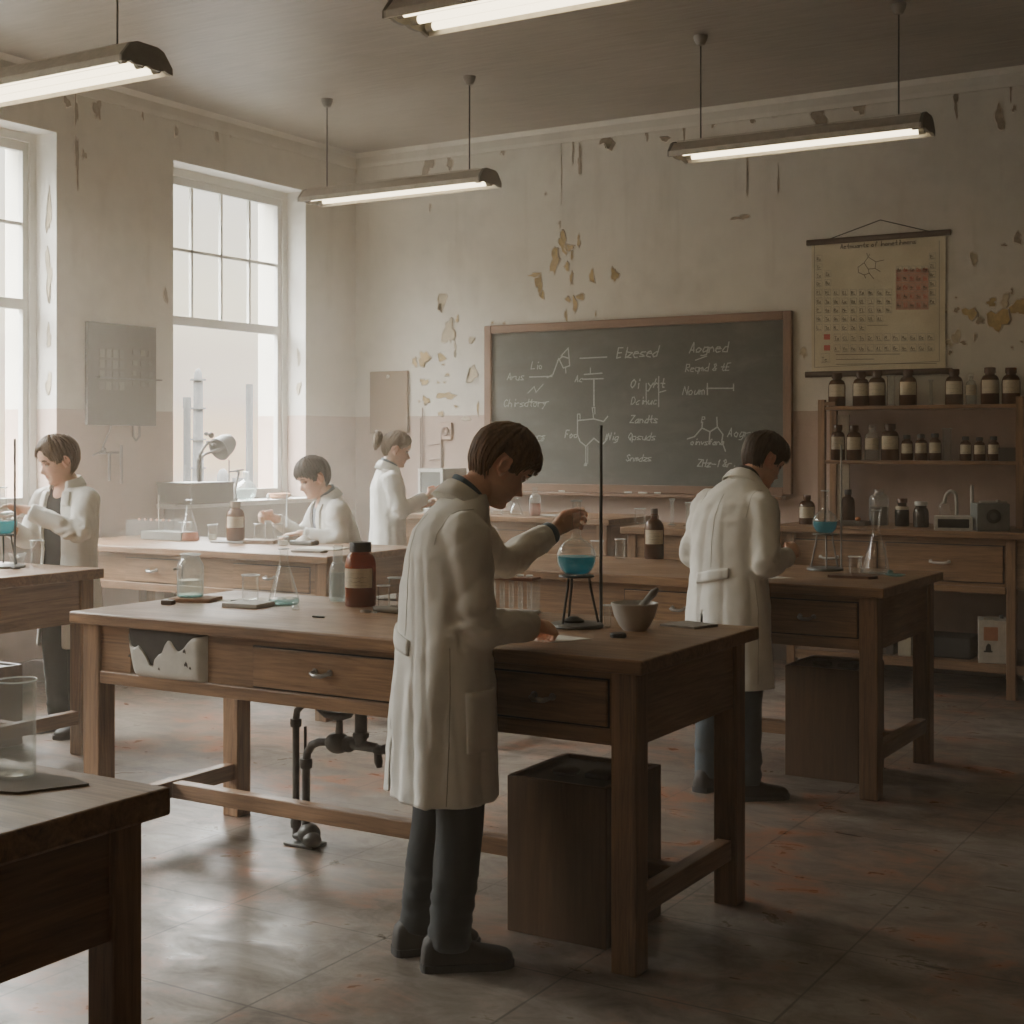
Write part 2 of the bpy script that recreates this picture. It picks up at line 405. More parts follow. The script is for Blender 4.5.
PEELS = [('b',-5.32,3.04,0.074,0.151,0),('b',-5.266,2.997,0.098,0.043,0),('b',-5.389,2.915,0.087,0.173,0),('b',-5.241,2.937,0.029,0.064,0),('b',-5.283,2.854,0.049,0.064,0),('b',-5.246,2.766,0.025,0.108,0),('b',-5.347,3.182,0.015,0.043,0),('b',-5.185,3.04,0.034,0.077,0),('b',-5.564,2.807,0.125,0.031,0),('b',-5.532,2.74,0.071,0.109,0),('b',-5.506,2.651,0.055,0.054,0),('b',-5.071,2.77,0.058,0.085,0),('b',-4.88,2.769,0.057,0.106,0),('b',-5.278,2.606,0.049,0.038,0),('b',-5.217,2.56,0.035,0.128,0),('b',-5.168,2.618,0.063,0.056,0),('b',-5.295,2.483,0.029,0.078,0),('b',-5.04,2.483,0.015,0.034,0),('b',-6.432,2.656,0.103,0.113,2),('b',-6.44,2.595,0.032,0.059,2),('b',-6.364,2.404,0.103,0.215,2),('b',-6.283,2.502,0.033,0.054,0),('b',-6.304,2.266,0.027,0.113,2),('b',-6.148,2.334,0.069,0.04,2),('b',-6.695,2.172,0.056,0.069,0),('b',-6.606,2.203,0.091,0.137,0),('b',-6.432,2.202,0.098,0.059,1),('b',-6.418,2.145,0.027,0.018,0),('b',-6.606,2.009,0.072,0.064,0),('b',-6.378,2.062,0.039,0.031,0),('b',-6.468,2.003,0.028,0.018,0),('b',-6.408,2.002,0.025,0.02,0),('b',-6.143,2.059,0.08,0.135,2),('b',-6.391,1.895,0.157,0.063,1),('b',-6.589,1.862,0.066,0.059,0),('b',-6.296,1.808,0.043,0.02,0),('b',-6.44,1.749,0.054,0.046,0),('b',-6.09,1.789,0.027,0.089,0),('b',-6.202,1.708,0.07,0.032,2),('b',-5.955,2.46,0.023,0.02,0),('b',-5.846,2.449,0.026,0.018,0),('b',-6.653,1.854,0.022,0.018,0),('b',-6.391,1.635,0.081,0.068,2),('b',-4.317,3.778,0.021,0.121,4),('b',-4.087,3.805,0.042,0.058,4),('b',-3.793,3.818,0.065,0.085,4),('b',-3.626,3.821,0.079,0.051,4),('b',-3.302,3.766,0.104,0.175,3),('b',-3.008,3.799,0.101,0.113,4),('b',-2.825,3.837,0.059,0.022,4),('b',-2.377,3.743,0.035,0.153,3),('b',-2.184,3.821,0.071,0.034,4),('b',-2.031,3.776,0.017,0.13,4),('b',-2.1,3.611,0.05,0.164,4),('b',-2.01,3.655,0.025,0.048,4),('b',-3.267,3.843,0.142,0.033,4),('b',-3.101,3.834,0.116,0.023,4),('b',-3.831,3.414,0.01,0.285,4),('b',-3.599,3.344,0.01,0.211,4),('b',-3.881,3.11,0.126,0.034,4),('b',-6.569,3.761,0.091,0.187,4),('b',-6.36,3.766,0.051,0.138,4),('b',-5.861,3.806,0.042,0.104,4),('b',-6.546,3.416,0.026,0.058,4),('b',-5.234,3.738,0.017,0.176,4),('b',-5.177,3.644,0.031,0.2,4),('b',-4.943,3.776,0.128,0.119,3),('b',-4.614,3.794,0.027,0.122,4),('b',-4.466,3.733,0.064,0.048,4),('b',-5.473,3.425,0.015,0.02,4),('b',-5.356,3.187,0.015,0.018,4),('b',-7.36,3.786,0.104,0.166,4),('b',-7.395,3.859,0.208,0.056,4),('b',-5.126,3.832,0.085,0.025,4),('b',-4.709,3.829,0.109,0.025,4),('b',-5.335,3.597,0.005,0.455,4),('b',-2.376,2.463,0.016,0.015,4),('b',-2.372,2.382,0.033,0.04,4),('b',-2.287,2.358,0.085,0.081,1),('b',-2.226,2.309,0.042,0.068,4),('b',-2.111,2.303,0.136,0.147,1),('b',-2.151,2.421,0.068,0.053,1),('b',-2.067,2.424,0.06,0.083,2),('b',-1.978,2.381,0.087,0.122,1),('b',-2.022,2.483,0.023,0.037,4),('b',-2.074,2.784,0.039,0.018,4),('b',-1.99,2.824,0.053,0.067,4),('b',-2.261,2.713,0.051,0.075,2),('b',-2.376,2.206,0.052,0.087,2),('b',-2.33,2.166,0.04,0.025,4),('b',-2.419,2.169,0.043,0.053,2),('b',-2.254,2.201,0.018,0.055,4),('b',-2.445,2.373,0.019,0.034,4),('b',-3.414,2.14,0.045,0.076,2),('b',-1.963,2.16,0.02,0.016,4),('b',-2.022,2.124,0.012,0.019,4),('b',-2.414,2.106,0.025,0.037,4),('l',6.511,3.698,0.035,0.184,4),('l',6.52,3.378,0.035,0.3,4),('l',6.691,3.734,0.067,0.154,4),('l',6.437,3.729,0.059,0.068,4),('l',7.101,3.78,0.03,0.072,4),('l',6.924,3.805,0.032,0.038,4),('l',7.421,3.726,0.034,0.099,4),('l',7.832,3.783,0.045,0.124,4),('l',7.982,3.816,0.031,0.078,4),('l',7.318,2.551,0.048,0.099,4),('l',6.579,3.411,0.042,0.069,4),('l',8.726,3.839,0.043,0.067,4)]
rp = random.Random(5)
wb = MB().box(X0 - .5, X1 + .2, Y1, Y1 + .2, 0, HC)
for wl, u, z, w, h, kd in PEELS:
    if wl == 'b': patch(wb, u, z, w, h, kd, lambda a, b, o: (a, Y1 - o, b), rp)
struct(wb, 'wall_back', [WALL, PEELY, PEELD, PEELP, PEELR])
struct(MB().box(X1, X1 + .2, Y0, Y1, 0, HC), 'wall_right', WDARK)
struct(MB().box(X0, X1, Y0 - .2, Y0, 0, HC), 'wall_front', WALL)
WIN = [(7.393, 8.856), (4.894, 6.357), (2.395, 3.858), (-.10, 1.36)]
ZS, ZT = 1.09, 3.52
wl_ = MB(); XW = X0 - .5
ys = sorted([Y0 - .2, Y1 + .2] + [q for w in WIN for q in w])
for i in range(0, len(ys), 2): wl_.box(XW, X0, ys[i], ys[i + 1], 0, HC)
for a, b in WIN:
    wl_.box(XW, X0, a, b, 0, ZS); wl_.box(XW, X0, a, b, ZT, HC)
    for yy, sg in ((a, 1), (b, -1)):                              # pale skin on the reveals
        wl_.box(X0 - .2, X0 - .001, min(yy, yy + sg * .004), max(yy, yy + sg * .004), ZS, ZT, 5)
    wl_.box(X0 - .2, X0 - .001, a, b, ZT - .004, ZT, 5)
for w, u, z, sx, sz, kd in PEELS:
    if w == 'l': patch(wl_, u, z, sx, sz, kd, lambda a, b, o: (X0 + o, a, b), rp)
for b_, zz, w_, h_ in ((8.856, 1.95, .05, .09), (8.856, 2.2, .03, .12), (6.357, 2.2, .04, .12), (6.357, 2.6, .05, .3), (6.357, 3.0, .04, .25), (6.357, 1.9, .05, .12)):
    patch(wl_, X0 - .07, zz, w_, h_, 2, lambda a, b, o, q=b_: (a, q - .004 - o, b), rp)
struct(wl_, 'wall_left', [WALL, PEELY, PEELD, PEELP, PEELR, REVEAL])
# cornice strips
def cornice(name, along, a, b, wall):
    pr = [(0, 0), (.012, 0), (.018, .03), (.018, .085), (.032, .10), (.05, .118), (0, .118)]
    mb = MB(); vs = []
    for t in (a, b):
        for o, z in pr:
            vs.append((t, wall - o, HC - .118 + z) if along == 'x' else (wall + o, t, HC - .118 + z))
    n = len(pr)
    mb.add(vs, [(i, (i + 1) % n, n + (i + 1) % n, n + i) for i in range(n)] + [tuple(range(n)), tuple(range(n, 2 * n))])
    struct(mb, name, WALL)
cornice('trim_1', 'x', X0, X1, Y1); cornice('trim_2', 'y', Y0, Y1, X0)
struct(MB().box(X0 + .018, X1, Y1 - .018, Y1, 0, .14, bev=.004), 'baseboard_back', m_plain('baseboard_paint', (.16, .12, .10), .6))
struct(MB().box(X0, X0 + .018, Y0, Y1, 0, .14, bev=.004), 'baseboard_left', bpy.data.materials['baseboard_paint'])

# windows: sash frame, glazing bars, panes, sill
PANE = m_glass('window_pane', (.97, .975, .97), ior=1.25, edge=0.)
for i, (a, b) in enumerate(WIN):
    r = thing('window_%d' % (i + 1), None, None, (X0 - .22, (a + b) / 2, 0)); r['kind'] = 'structure'
    w = (b - a) / 2
    f = MB(); zm = 2.41
    for s in (-1, 1):
        f.box(-.05, .03, min(s * w, s * (w - .055)), max(s * w, s * (w - .055)), ZS, ZT)
        f.box(-.03, .012, min(s * (w - .055), s * (w - .10)), max(s * (w - .055), s * (w - .10)), ZS, ZT - .06)
    f.box(-.05, .03, -w + .055, w - .055, ZT - .06, ZT); f.box(-.03, .012, -w + .10, w - .10, ZT - .12, ZT - .06)
    f.box(-.03, .02, -w + .10, w - .10, zm - .035, zm + .035, bev=.004)
    f.box(-.03, .012, -w + .10, w - .10, ZS, ZS + .07, bev=.004)
    f.build('window_frame', WHITEP, r)
    g = MB()
    for k in (-1, 0, 1): g.box(-.02, .004, k * (w - .1) / 2 - .011, k * (w - .1) / 2 + .011, zm + .03, ZT - .11)
    g.box(-.02, .004, -w + .09, w - .09, (zm + ZT - .07) / 2 - .011, (zm + ZT - .07) / 2 + .011)
    g.build('glazing_bars', WHITEP, r)
    MB().box(-.013, -.009, -w + .08, w - .08, ZS + .05, ZT - .1).build('window_pane', PANE, r)
    MB().box(-.03, .40, -w - (.16 if i == 0 else .05), w + .05, ZS - .035, ZS, bev=.006).build('window_sill', WHITEP, r)
struct(MB().box(X0, X0 + .10, 7.30, 9.0, .14, ZS - .036, bev=.006), 'trim_3', m_plain('under_sill_panel', (.33, .30, .255), .7, var=.08, scale=4))

# ------------------------------------------------------------------ ceiling lamps
def m_emit(name, col, s):
    k = NT(name); e = k.n('ShaderNodeEmission', Color=col, Strength=s); k.link(e.outputs[0], k.out.inputs[0]); return k.m
TUBE = m_emit('fluorescent_tube', (1., .84, .55), 3.3)
REFL = m_plain('lamp_reflector', (.62, .58, .48), .5, var=.04)
HOUS = m_plain('lamp_housing', (.55, .51, .43), .55, var=.1)
HEND = m_plain('lamp_end_cap', (.19, .175, .145), .6, var=.1)
def make_lamp(ntube, rods, L=1.47, label=''):
    t = thing('fluorescent_lamp', label, 'ceiling lamp')
    w, h = (.13, .085) if ntube == 2 else (.155, .095)
    mb = MB()
    pr = [(-w, .0), (-w, .03), (-w * .62, h), (w * .62, h), (w, .03), (w, 0), (w - .008, 0), (w - .012, .026), (w * .55, h - .022), (-w * .55, h - .022), (-w + .012, .026), (-w + .008, 0)]
    n = len(pr); vs = [(x, y, z) for x in (-L / 2, L / 2) for y, z in pr]
    mb.add(vs, [(i, (i + 1) % n, n + (i + 1) % n, n + i) for i in range(n)])
    mb.box(-L / 2 + .02, L / 2 - .02, -w * .5, w * .5, h - .004, h + .014, bev=.004)
    mb.build('housing', HOUS, t)
    MB().box(-L / 2 + .03, L / 2 - .03, -w * .6, w * .6, h - .035, h - .023).build('reflector', REFL, t)
    for s in (-1, 1):
        e = MB(); x = s * L / 2
        pts = [(-w, .0), (-w, .03), (-w * .66, h), (-w * .4, h + .014), (w * .4, h + .014), (w * .66, h), (w, .03), (w, 0)]
        k = ntube
        for q in range(k):
            yy = w - (q + .5) * 2 * w / k
            pts += [(yy + w / k * .45, .004), (yy, .012), (yy - w / k * .45, .004)]
        m = len(pts); vs = [(x + d, y, z) for d in (-.009, .009) for y, z in pts]
        e.add(vs, [(i, (i + 1) % m, m + (i + 1) % m, m + i) for i in range(m)] + [tuple(range(m)), tuple(range(m, 2 * m))])
        e.build('end_cap', HEND, t)
    for q in range(ntube):
        yy = -w + (q + .5) * 2 * w / ntube
        tb = MB().tube([(-L / 2 + .06, yy, .024), (L / 2 - .06, yy, .024)], .017, 14).build('tube', TUBE, t, 60)
        for s in (-1, 1): MB().tube([(s * (L / 2 - .03), yy, .024), (s * (L / 2 - .062), yy, .024)], .0195, 12).build('socket', HEND, tb, 40)
    for x in rods:
        rd = MB().tube([(x, 0, h + .01), (x, 0, HC - 3.2)], .0048, 8).build('rod', IRON, t, 60)
        MB().lathe([(0, HC - 3.2 - .06), (.022, HC - 3.2 - .055), (.038, HC - 3.2 - .025), (.042, HC - 3.2 - .001), (0, HC - 3.2 - .001)], 16, (x, 0, 0)).build('ceiling_rose', HEND, rd, 40)
    return t
g_ = 'fluorescent lamps hanging from the ceiling'
la = make_lamp(2, (-.59, .58), label='two-tube hanging lamp nearest the far corner, in front of the blackboard wall'); la.location = (-5.62, 7.76, 3.17); la['group'] = g_
copy_tree(la, (-2.83, 7.76, 3.19), label='two-tube hanging lamp above and in front of the hanging wall chart', group=g_)
lc = make_lamp(3, (-.5, .55), label='three-tube hanging lamp cut off by the top edge, over the long front bench'); lc.location = (-2.64, 4.73, 3.19); lc['group'] = g_
copy_tree(lc, (-5.50, 4.66, 3.2), label='three-tube hanging lamp close to the windows, cut off at the left', group=g_)
for x_, s_ in ((-5.50, 'over the window side of'), (-2.64, 'over the middle of')):  # row added out of view as fill for the coat and front benches
    copy_tree(lc, (x_, 1.70, 3.2), label='added three-tube fill lamp ' + s_ + ' the front part of the room', group=g_)

# ------------------------------------------------------------------ benches
def handle_bar(mb, cx, y, z, w=.062):
    """small drop pull: two posts and a bowed bar, standing out towards -y"""
    mb.tube([(cx - w / 2, y, z), (cx - w / 2, y - .022, z - .003), (cx - w * .25, y - .03, z - .008), (cx + w * .25, y - .03, z - .008), (cx + w / 2, y - .022, z - .003), (cx + w / 2, y, z)],
            [.006, .007, .008, .008, .007, .006], 8)
    for s in (-1, 1): mb.lathe([(0, 0), (.011, 0), (.011, .004), (0, .004)], 10, (cx + s * w / 2, y, z), M=Matrix.Rotation(PI / 2, 3, 'X'))

def bench(label, x0, x1, y0, y1, zt=.9, th=.042, zb=.645, drawers=(), gaps=(), leg=.08, mats=WOOD, long_stretch=True, side_stretch=True, hmat=STEEL, name='lab_bench', group=None, cat='bench', legs=None, panel_y=0.):
    cx, cy = (x0 + x1) / 2, (y0 + y1) / 2
    t = thing(name, label, cat, (cx, cy, 0), group=group)
    wx, wy, wz = mats
    a, b, c, d = x0 - cx, x1 - cx, y0 - cy, y1 - cy
    MB().box(a, b, c, d, zt - th, zt, bev=.006).build('bench_top', wx, t)
    i = .035
    la, lb, lc, ld = a + i, b - i, c + i, d - i
    zl = zt - th
    for xx in (la, lb - leg):
        for yy in (lc, ld - leg):
            MB().box(xx, xx + leg, yy, yy + leg, 0, zl, bev=.005).build('leg', wz, t)
    fy = lc + .014
    segs = []; x = la + leg
    for g0, g1 in sorted(gaps):
        segs.append((x, g0 - cx)); x = g1 - cx
    segs.append((x, lb - leg))
    fp = MB()
    for s0, s1 in segs: fp.box(s0, s1, fy, fy + .022, zb + .04, zl)
    fp.box(la + leg, lb - leg, lc + .004, lc + .05, zb, zb + .045, bev=.004)
    fp.build('front_apron', wx, t)
    MB().box(la + leg, lb - leg, ld - .036, ld - .014, zb, zl).build('back_apron', wx, t)
    MB().box(la + .012, la + .034, lc + leg, ld - leg, zb, zl).build('end_apron', wy, t)
    MB().box(lb - .034, lb - .012, lc + leg, ld - leg, zb, zl).build('end_apron', wy, t)
    for d0, d1, *o in drawers:
        z0, z1 = o[0] if o else (zb + .052, zl - .03)
        dd = MB()
        dd.box(d0 - cx, d1 - cx, fy - .010, fy + .012, z0, z1, bev=.003)
        dr = dd.build('drawer', wx, t)
        gp = MB()                                        # the dark joint round the drawer front
        q = .005
        e0, e1 = d0 - cx, d1 - cx
        for bx in ((e0 - q, e0, z0 - q, z1 + q), (e1, e1 + q, z0 - q, z1 + q), (e0, e1, z0 - q, z0), (e0, e1, z1, z1 + q)):
            gp.box(bx[0], bx[1], fy - .003, fy + .001, bx[2], bx[3])
        gp.build('drawer_gap', DARK, dr)
        h = MB(); handle_bar(h, (e0 + e1) / 2, fy - .010, (z0 + z1) / 2 + .005); h.build('handle', hmat, dr, 50)
    if side_stretch:
        for xx in (la + .015, lb - leg + .015):
            MB().box(xx, xx + .05, lc + leg, ld - leg, .15, .215, bev=.004).build('stretcher', wy, t)
        if long_stretch:
            ym = (lc + ld) / 2
            MB().box(la + .065, lb - leg + .015, ym - .025, ym + .025, .15, .21, bev=.004).build('stretcher', wx, t)
    return t

main = bench('long wooden bench in the middle front with a chipped enamel basin in its apron', -4.05, -1.755, 3.58, 4.46,
             drawers=[(-3.21, -2.62), (-2.30, -1.885)], gaps=[(-3.79, -3.42)])
# chipped enamel trough let into the apron
def basin(parent, x0, x1, y, z0, z1):
    """white trough with a broken upper edge; the front curls over at the corners"""
    cx, cy, _ = parent.location
    mb = MB(); nx, nz = 40, 22
    def zt(u):                                            # broken enamel outline along the front
        pts = [(0, .97), (.03, .86), (.08, .62), (.14, .60), (.17, .66), (.22, .58), (.27, .44), (.30, .28), (.35, .26), (.37, .40), (.42, .50), (.48, .55), (.52, .72), (.56, .82), (.60, .78), (.64, .66), (.68, .60), (.74, .66), (.80, .80), (.86, .90), (1, .95)]
        for (a, p), (b, q) in zip(pts, pts[1:]):
            if a <= u <= b: return p + (q - p) * (u - a) / (b - a)
        return .9
    for mi in (0, 1):                                     # 0 enamel, 1 bared dark iron behind it
        vs = []; fs = []
        for i in range(nx + 1):
            u = i / nx
            for j in range(nz + 1):
                w = j / nz
                top = zt(u) if mi == 0 else .985
                hz = w * top
                ins = .10 * max(0, (1 - hz)) ** 1.5        # narrower at the foot on the left
                xx = x0 + (x1 - x0) * (ins * (1 - u) + u)
                edge = 1 - (1 - min(u, 1 - u) * 9) ** 2 if min(u, 1 - u) < .111 else 1
                foot = 1 - (1 - hz * 6) ** 2 if hz < .166 else 1
                yy = y + .035 - .05 * math.sqrt(max(0, edge)) * (.4 + .6 * math.sqrt(max(0, foot))) + (.0 if mi == 0 else .006)
                zz = z0 + (z1 - z0) * hz
                if mi == 0 and w > .97: yy += .006
                vs.append((xx - cx, yy - cy, zz))
        for i in range(nx):
            for j in range(nz): k = i * (nz + 1) + j; fs.append((k, k + nz + 1, k + nz + 2, k + 1))
        mb.add(vs, fs, mi)
    for bx, bz, r in ((.10, .42, .008), (.80, .36, .012), (.78, .62, .010), (.47, .22, .007), (.85, .3, .007)):
        vs = [(x0 + (x1 - x0) * bx - cx + r * math.cos(q * .9) * (.6 + .5 * math.sin(q * 2.3)), y - .0172 - cy, z0 + (z1 - z0) * bz + r * math.sin(q * .9) * (.7 + .4 * math.cos(q * 3.1))) for q in range(7)]
        mb.add(vs, [tuple(range(7))], 1)
    mb.box(x0 + .03 - cx, x1 - .02 - cx, y + .02 - cy, y + .30 - cy, z0 + .005, z0 + .03, 1)
    o = mb.build('basin', [m_plain('chipped_enamel', (.56, .55, .50), .35, var=.12, scale=18), m_plain('bared_iron', (.035, .028, .023), .7, var=.3)], parent, 60)
    o['label'] = 'chipped white enamel basin front with bared dark patches'
basin(main, -3.80, -3.415, 3.615, .685, .858)

b2 = bench('wooden bench behind the front one, under the flask of the boy on the right', -4.0, -1.775, 5.90, 6.86, zb=.63,
           drawers=[(-2.34, -1.90), (-3.0, -2.45)])
b3 = bench('pale hazy wooden bench along the second window, where a boy works', -7.1, -4.84, 6.05, 6.95, zb=.64,
           drawers=[(-6.40, -5.95), (-5.55, -5.0)], side_stretch=False)
b4 = bench('wooden bench at the left edge, in front of the short-haired girl', -7.0, -5.325, 4.02, 4.93, zb=.64, th=.05)
b5 = bench('dark wooden bench in the lower left corner, closest to the viewer', -4.1, -1.815, .95, 1.835, zb=.65, th=.05, leg=.066)
# back row
BK = dict(zb=.70, th=.045)
b6 = bench('low hazy cabinet bench under the blackboard, behind the boy with the flask', -6.25, -4.42, 8.52, 9.30, zt=1.0, zb=.20, th=.04, side_stretch=False, drawers=[(-6.0, -5.5, (.72, .9)), (-5.4, -4.95, (.72, .9))])
b7 = bench('small pale table under the right part of the blackboard, behind the amber bottle', -4.10, -3.44, 8.05, 8.70, zt=.985, zb=.72, th=.045, side_stretch=False, leg=.06)

# wall counter with drawers, lower shelf and shelf rack above
def counter():
    x0, x1, y0, y1, zt = -3.36, -1.55, 8.66, 9.46, .985
    cx, cy = (x0 + x1) / 2, (y0 + y1) / 2
    t = thing('storage_counter', 'wooden wall counter with drawers and a low shelf, carrying the bottle rack', 'counter', (cx, cy, 0))
    MB().box(x0 - cx, x1 - cx, y0 - cy, y1 - cy, zt - .04, zt, bev=.006).build('counter_top', WX, t)
    for xx in (x0 + .12, -1.885, x1 - .08):
        for yy in (y0 + .03, y1 - .1):
            MB().box(xx - cx, xx + .055 - cx, yy - cy, yy + .06 - cy, 0, zt - .04, bev=.004).build('leg', WZ, t)
    MB().box(x0 + .05 - cx, x1 - .02 - cx, y0 + .05 - cy, y0 + .075 - cy, .65, zt - .04).build('front_apron', WX, t)
    MB().box(x0 + .05 - cx, -1.885 - cx, y0 + .02 - cy, y0 + .08 - cy, .62, .66, bev=.004).build('rail', WX, t)
    MB().box(x0 + .05 - cx, x0 + .08 - cx, y0 + .08 - cy, y1 - .1 - cy, .62, zt - .04).build('end_apron', WY, t)
    for a, b in ((-3.22, -2.66), (-2.60, -1.905)):
        dr = MB().box(a - cx, b - cx, y0 + .036 - cy, y0 + .06 - cy, .685, .90, bev=.004).build('drawer', WX, t)
        gp = MB(); q = .006; yy = y0 + .047 - cy
        for bx in ((a - q, a, .685 - q, .90 + q), (b, b + q, .685 - q, .9 + q), (a, b, .685 - q, .685), (a, b, .9, .9 + q)): gp.box(bx[0] - cx, bx[1] - cx, yy, yy + .004, bx[2], bx[3])
        gp.build('drawer_gap', DARK, dr)
        h = MB(); handle_bar(h, (a + b) / 2 - .02 - cx, y0 + .036 - cy, .80, .11); h.build('handle', LGREY, dr, 50)
    MB().box(x0 + .12 - cx, x1 - .03 - cx, y0 + .04 - cy, y1 - .05 - cy, .15, .205, bev=.004).build('lower_shelf', WX, t)
    return t
counter()
def rack():
    x0, x1, y0, y1 = -3.195, -1.80, 9.16, 9.44
    cx, cy = (x0 + x1) / 2, (y0 + y1) / 2
    t = thing('wall_shelf', 'open wooden bottle rack standing on the wall counter below the chart', 'shelf', (cx, cy, .985))
    for xx in (x0, -1.93):
        for yy in (y0, y1 - .04):
            MB().box(xx - cx, xx + .045 - cx, yy - cy, yy + .04 - cy, 0, 1.80 - .985 if xx > x0 else .815).build('post', WZ, t)
    MB().box(x0 + .045 - cx, x0 + .13 - cx, y1 - .03 - cy, y1 - .01 - cy, 0, .72).build('back_batten', m_plain('pale_batten', (.36, .30, .22), .7), t)
    for z in (1.40, 1.755):
        MB().box(x0 + .045 - cx, x1 - cx, y0 + .004 - cy, y1 - .004 - cy, z - .024 - .985, z - .985, bev=.003).build('shelf_board', WX, t)
    MB().box(x0 + .045 - cx, x0 + .12 - cx, y0 + .002 - cy, y0 + .03 - cy, .775, .80).build('peg', WX, t)
    return t
rack()

# ------------------------------------------------------------------ blackboard, chart, boards
def blackboard():
    x0, x1, z0, z1, y = -6.006, -3.488, 1.155, 2.432, 9.5
    cx = (x0 + x1) / 2
    t = thing('blackboard', 'wide grey-green chalkboard in a wooden frame with chalk formulas', 'blackboard', (cx, y, 0))
    k = NT('chalkboard_slate'); v = k.coord()
    n1 = k.noise(k.n('ShaderNodeMapping', Vector=v, Scale=(.8, 1, 2.2)).outputs[0], 2.2, 7, .65, .6); n2 = k.noise(v, 22, 4)
    f = k.math('ADD', k.math('MULTIPLY', n1, .8), k.math('MULTIPLY', n2, .2))
    k.pbr(k.ramp(f, [(.33, (.058, .062, .055)), (.5, (.082, .087, .077)), (.72, (.135, .137, .122))]), .6, 0, None, .3)
    MB().box(x0 + .04 - cx, x1 - .04 - cx, -.022, -.004, z0 + .03, z1 - .04).build('slate', k.m, t)
    F = .062
    for a in (x0, x1 - F): MB().box(a - cx, a + F - cx, -.045, -.002, z0, z1, bev=.005).build('frame_stile', BFZ, t)
    MB().box(x0 + F - cx, x1 - F - cx, -.045, -.002, z1 - F, z1, bev=.005).build('frame_rail', BFX, t)
    MB().box(x0 + F - cx, x1 - F - cx, -.045, -.002, z0 - .01, z0 + .05, bev=.005).build('frame_rail', BFX, t)
    MB().box(x0 + .05 - cx, x1 - .05 - cx, -.10, -.002, z0 - .035, z0 - .012, bev=.004).build('chalk_tray', BFX, t)
    ck = m_plain('chalk_marks', (.40, .41, .38), .95, var=.2, scale=80)
    mb = MB(); W_, H_ = (x1 - x0), (z1 - z0)
    # photo-measured board coordinates: crop pixels (68..970, 130..620)
    def bx(px): return -cx + x0 + W_ * (px - 45) / (1003 - 45)
    # the left side is further off, so undo the perspective of the crop
    def UV(px, py):
        a = (px - 45) / (1003 - 45)
        l, r = 290 + px / 3.103, 0
        import_x = 470 + px / 3.103
        ray_l = (import_x - 512) / 1430.
        c_, s_ = math.cos(math.radians(31.3)), math.sin(math.radians(31.3))
        q = 9.478 / (s_ * ray_l + c_)
        return (c_ * ray_l - s_) * q - cx, 1.5 + (445 - (290 + py / 3.103)) / 1430. * q
    fn = lambda u, z: (u, -.0245, z)
    rb = random.Random(3)
    def line(pts, w=.010): ribbon(mb, [UV(*p) for p in pts], w, fn)
    def text(s, px, py, hpx, w=.009):
        u, z = UV(px, py); h = abs(UV(px, py)[1] - UV(px, py - hpx)[1])
        write(mb, s, u, z, h, w, fn, 0, .25, .35, rb)
    text('Elzesed', 455, 210, 30); text('Aogned', 680, 195, 30); text('Reqmd & tE', 668, 253, 22, .007); text('Noum', 660, 325, 26, .007)
    line([(735, 305), (818, 305)]); line([(737, 290), (737, 325)]); line([(818, 292), (818, 312)]); line([(700, 218), (735, 205)], .008)
    text('Oi  yht', 497, 305, 28); line([(547, 290), (547, 345)], .008); line([(586, 268), (586, 362)], .009); line([(586, 318), (608, 312)], .009)
    text('Dcinuc', 500, 355, 22, .007); text('Zandts', 497, 412, 22, .008); text('Qpsuds', 490, 465, 22, .007); text('Snmdzs', 485, 530, 20, .007)
    line([(342, 212), (425, 208)]); line([(355, 262), (410, 258)]); line([(350, 277), (414, 275)]); line([(374, 242), (374, 258)], .008)
    line([(385, 277), (385, 360)], .012); text('Ac', 325, 285, 20, .007)
    line([(334, 385), (342, 385), (342, 405), (334, 405), (334, 385)], .007); line([(334, 405), (384, 400), (415, 408), (428, 392)]); line([(384, 400), (380, 365), (388, 365), (388, 385)], .008)
    line([(334, 405), (334, 450), (342, 470), (360, 485), (385, 460), (410, 480), (420, 470), (425, 448)]); line([(360, 485), (360, 538)], .008); line([(366, 485), (366, 538)], .006)
    text('Foo', 294, 458, 22, .008); text('Nig', 425, 466, 22, .008); text('e', 355, 545, 14)
    line([(258, 262), (276, 212), (290, 242), (310, 235), (308, 212), (288, 206), (272, 220)]); line([(283, 205), (305, 180), (308, 212)]); line([(297, 240), (298, 258)], .008)
    line([(185, 270), (255, 268)]); text('Arus', 115, 280, 22, .007); text('Lio', 190, 245, 22, .007); line([(258, 262), (240, 272)])
    line([(180, 320), (200, 300), (205, 318), (228, 292)], .007); text('Chirsdtory', 105, 362, 22, .006); line([(170, 352), (190, 345), (225, 350), (245, 346)], .007)
    text('naors', 170, 462, 20, .007); line([(180, 468), (228, 468)], .006)
    line([(697, 455), (720, 428), (745, 440), (768, 425), (785, 448), (782, 470), (793, 500)]); line([(745, 440), (742, 478)]); line([(768, 425), (766, 395)]); line([(720, 428), (722, 410)])
    text('P', 718, 412, 18, .007); text('Koinvsfana', 672, 480, 18, .007); text('Aogreo', 800, 455, 26, .007); text('ZHz-1 &r.', 705, 548, 22, .008); line([(697, 455), (675, 462)])
    o = mb.build('chalk_writing', ck, t); o['label'] = 'chalk words and molecule drawings'
blackboard()
for i, (x, w) in enumerate(((-4.62, .07), (-4.50, .05), (-4.74, .06), (-5.30, .05))):
    o = MB().tube([(-w / 2, 0, 0), (w / 2, 0, 0)], .006, 10).build('chalk_stick', m_plain('chalk_%d' % i, (.66, .65, .60), .9), None, 50, (x, 9.44, 1.151))
    tag(o, 'white chalk stick lying in the blackboard tray', 'chalk', 'chalk sticks in the tray')

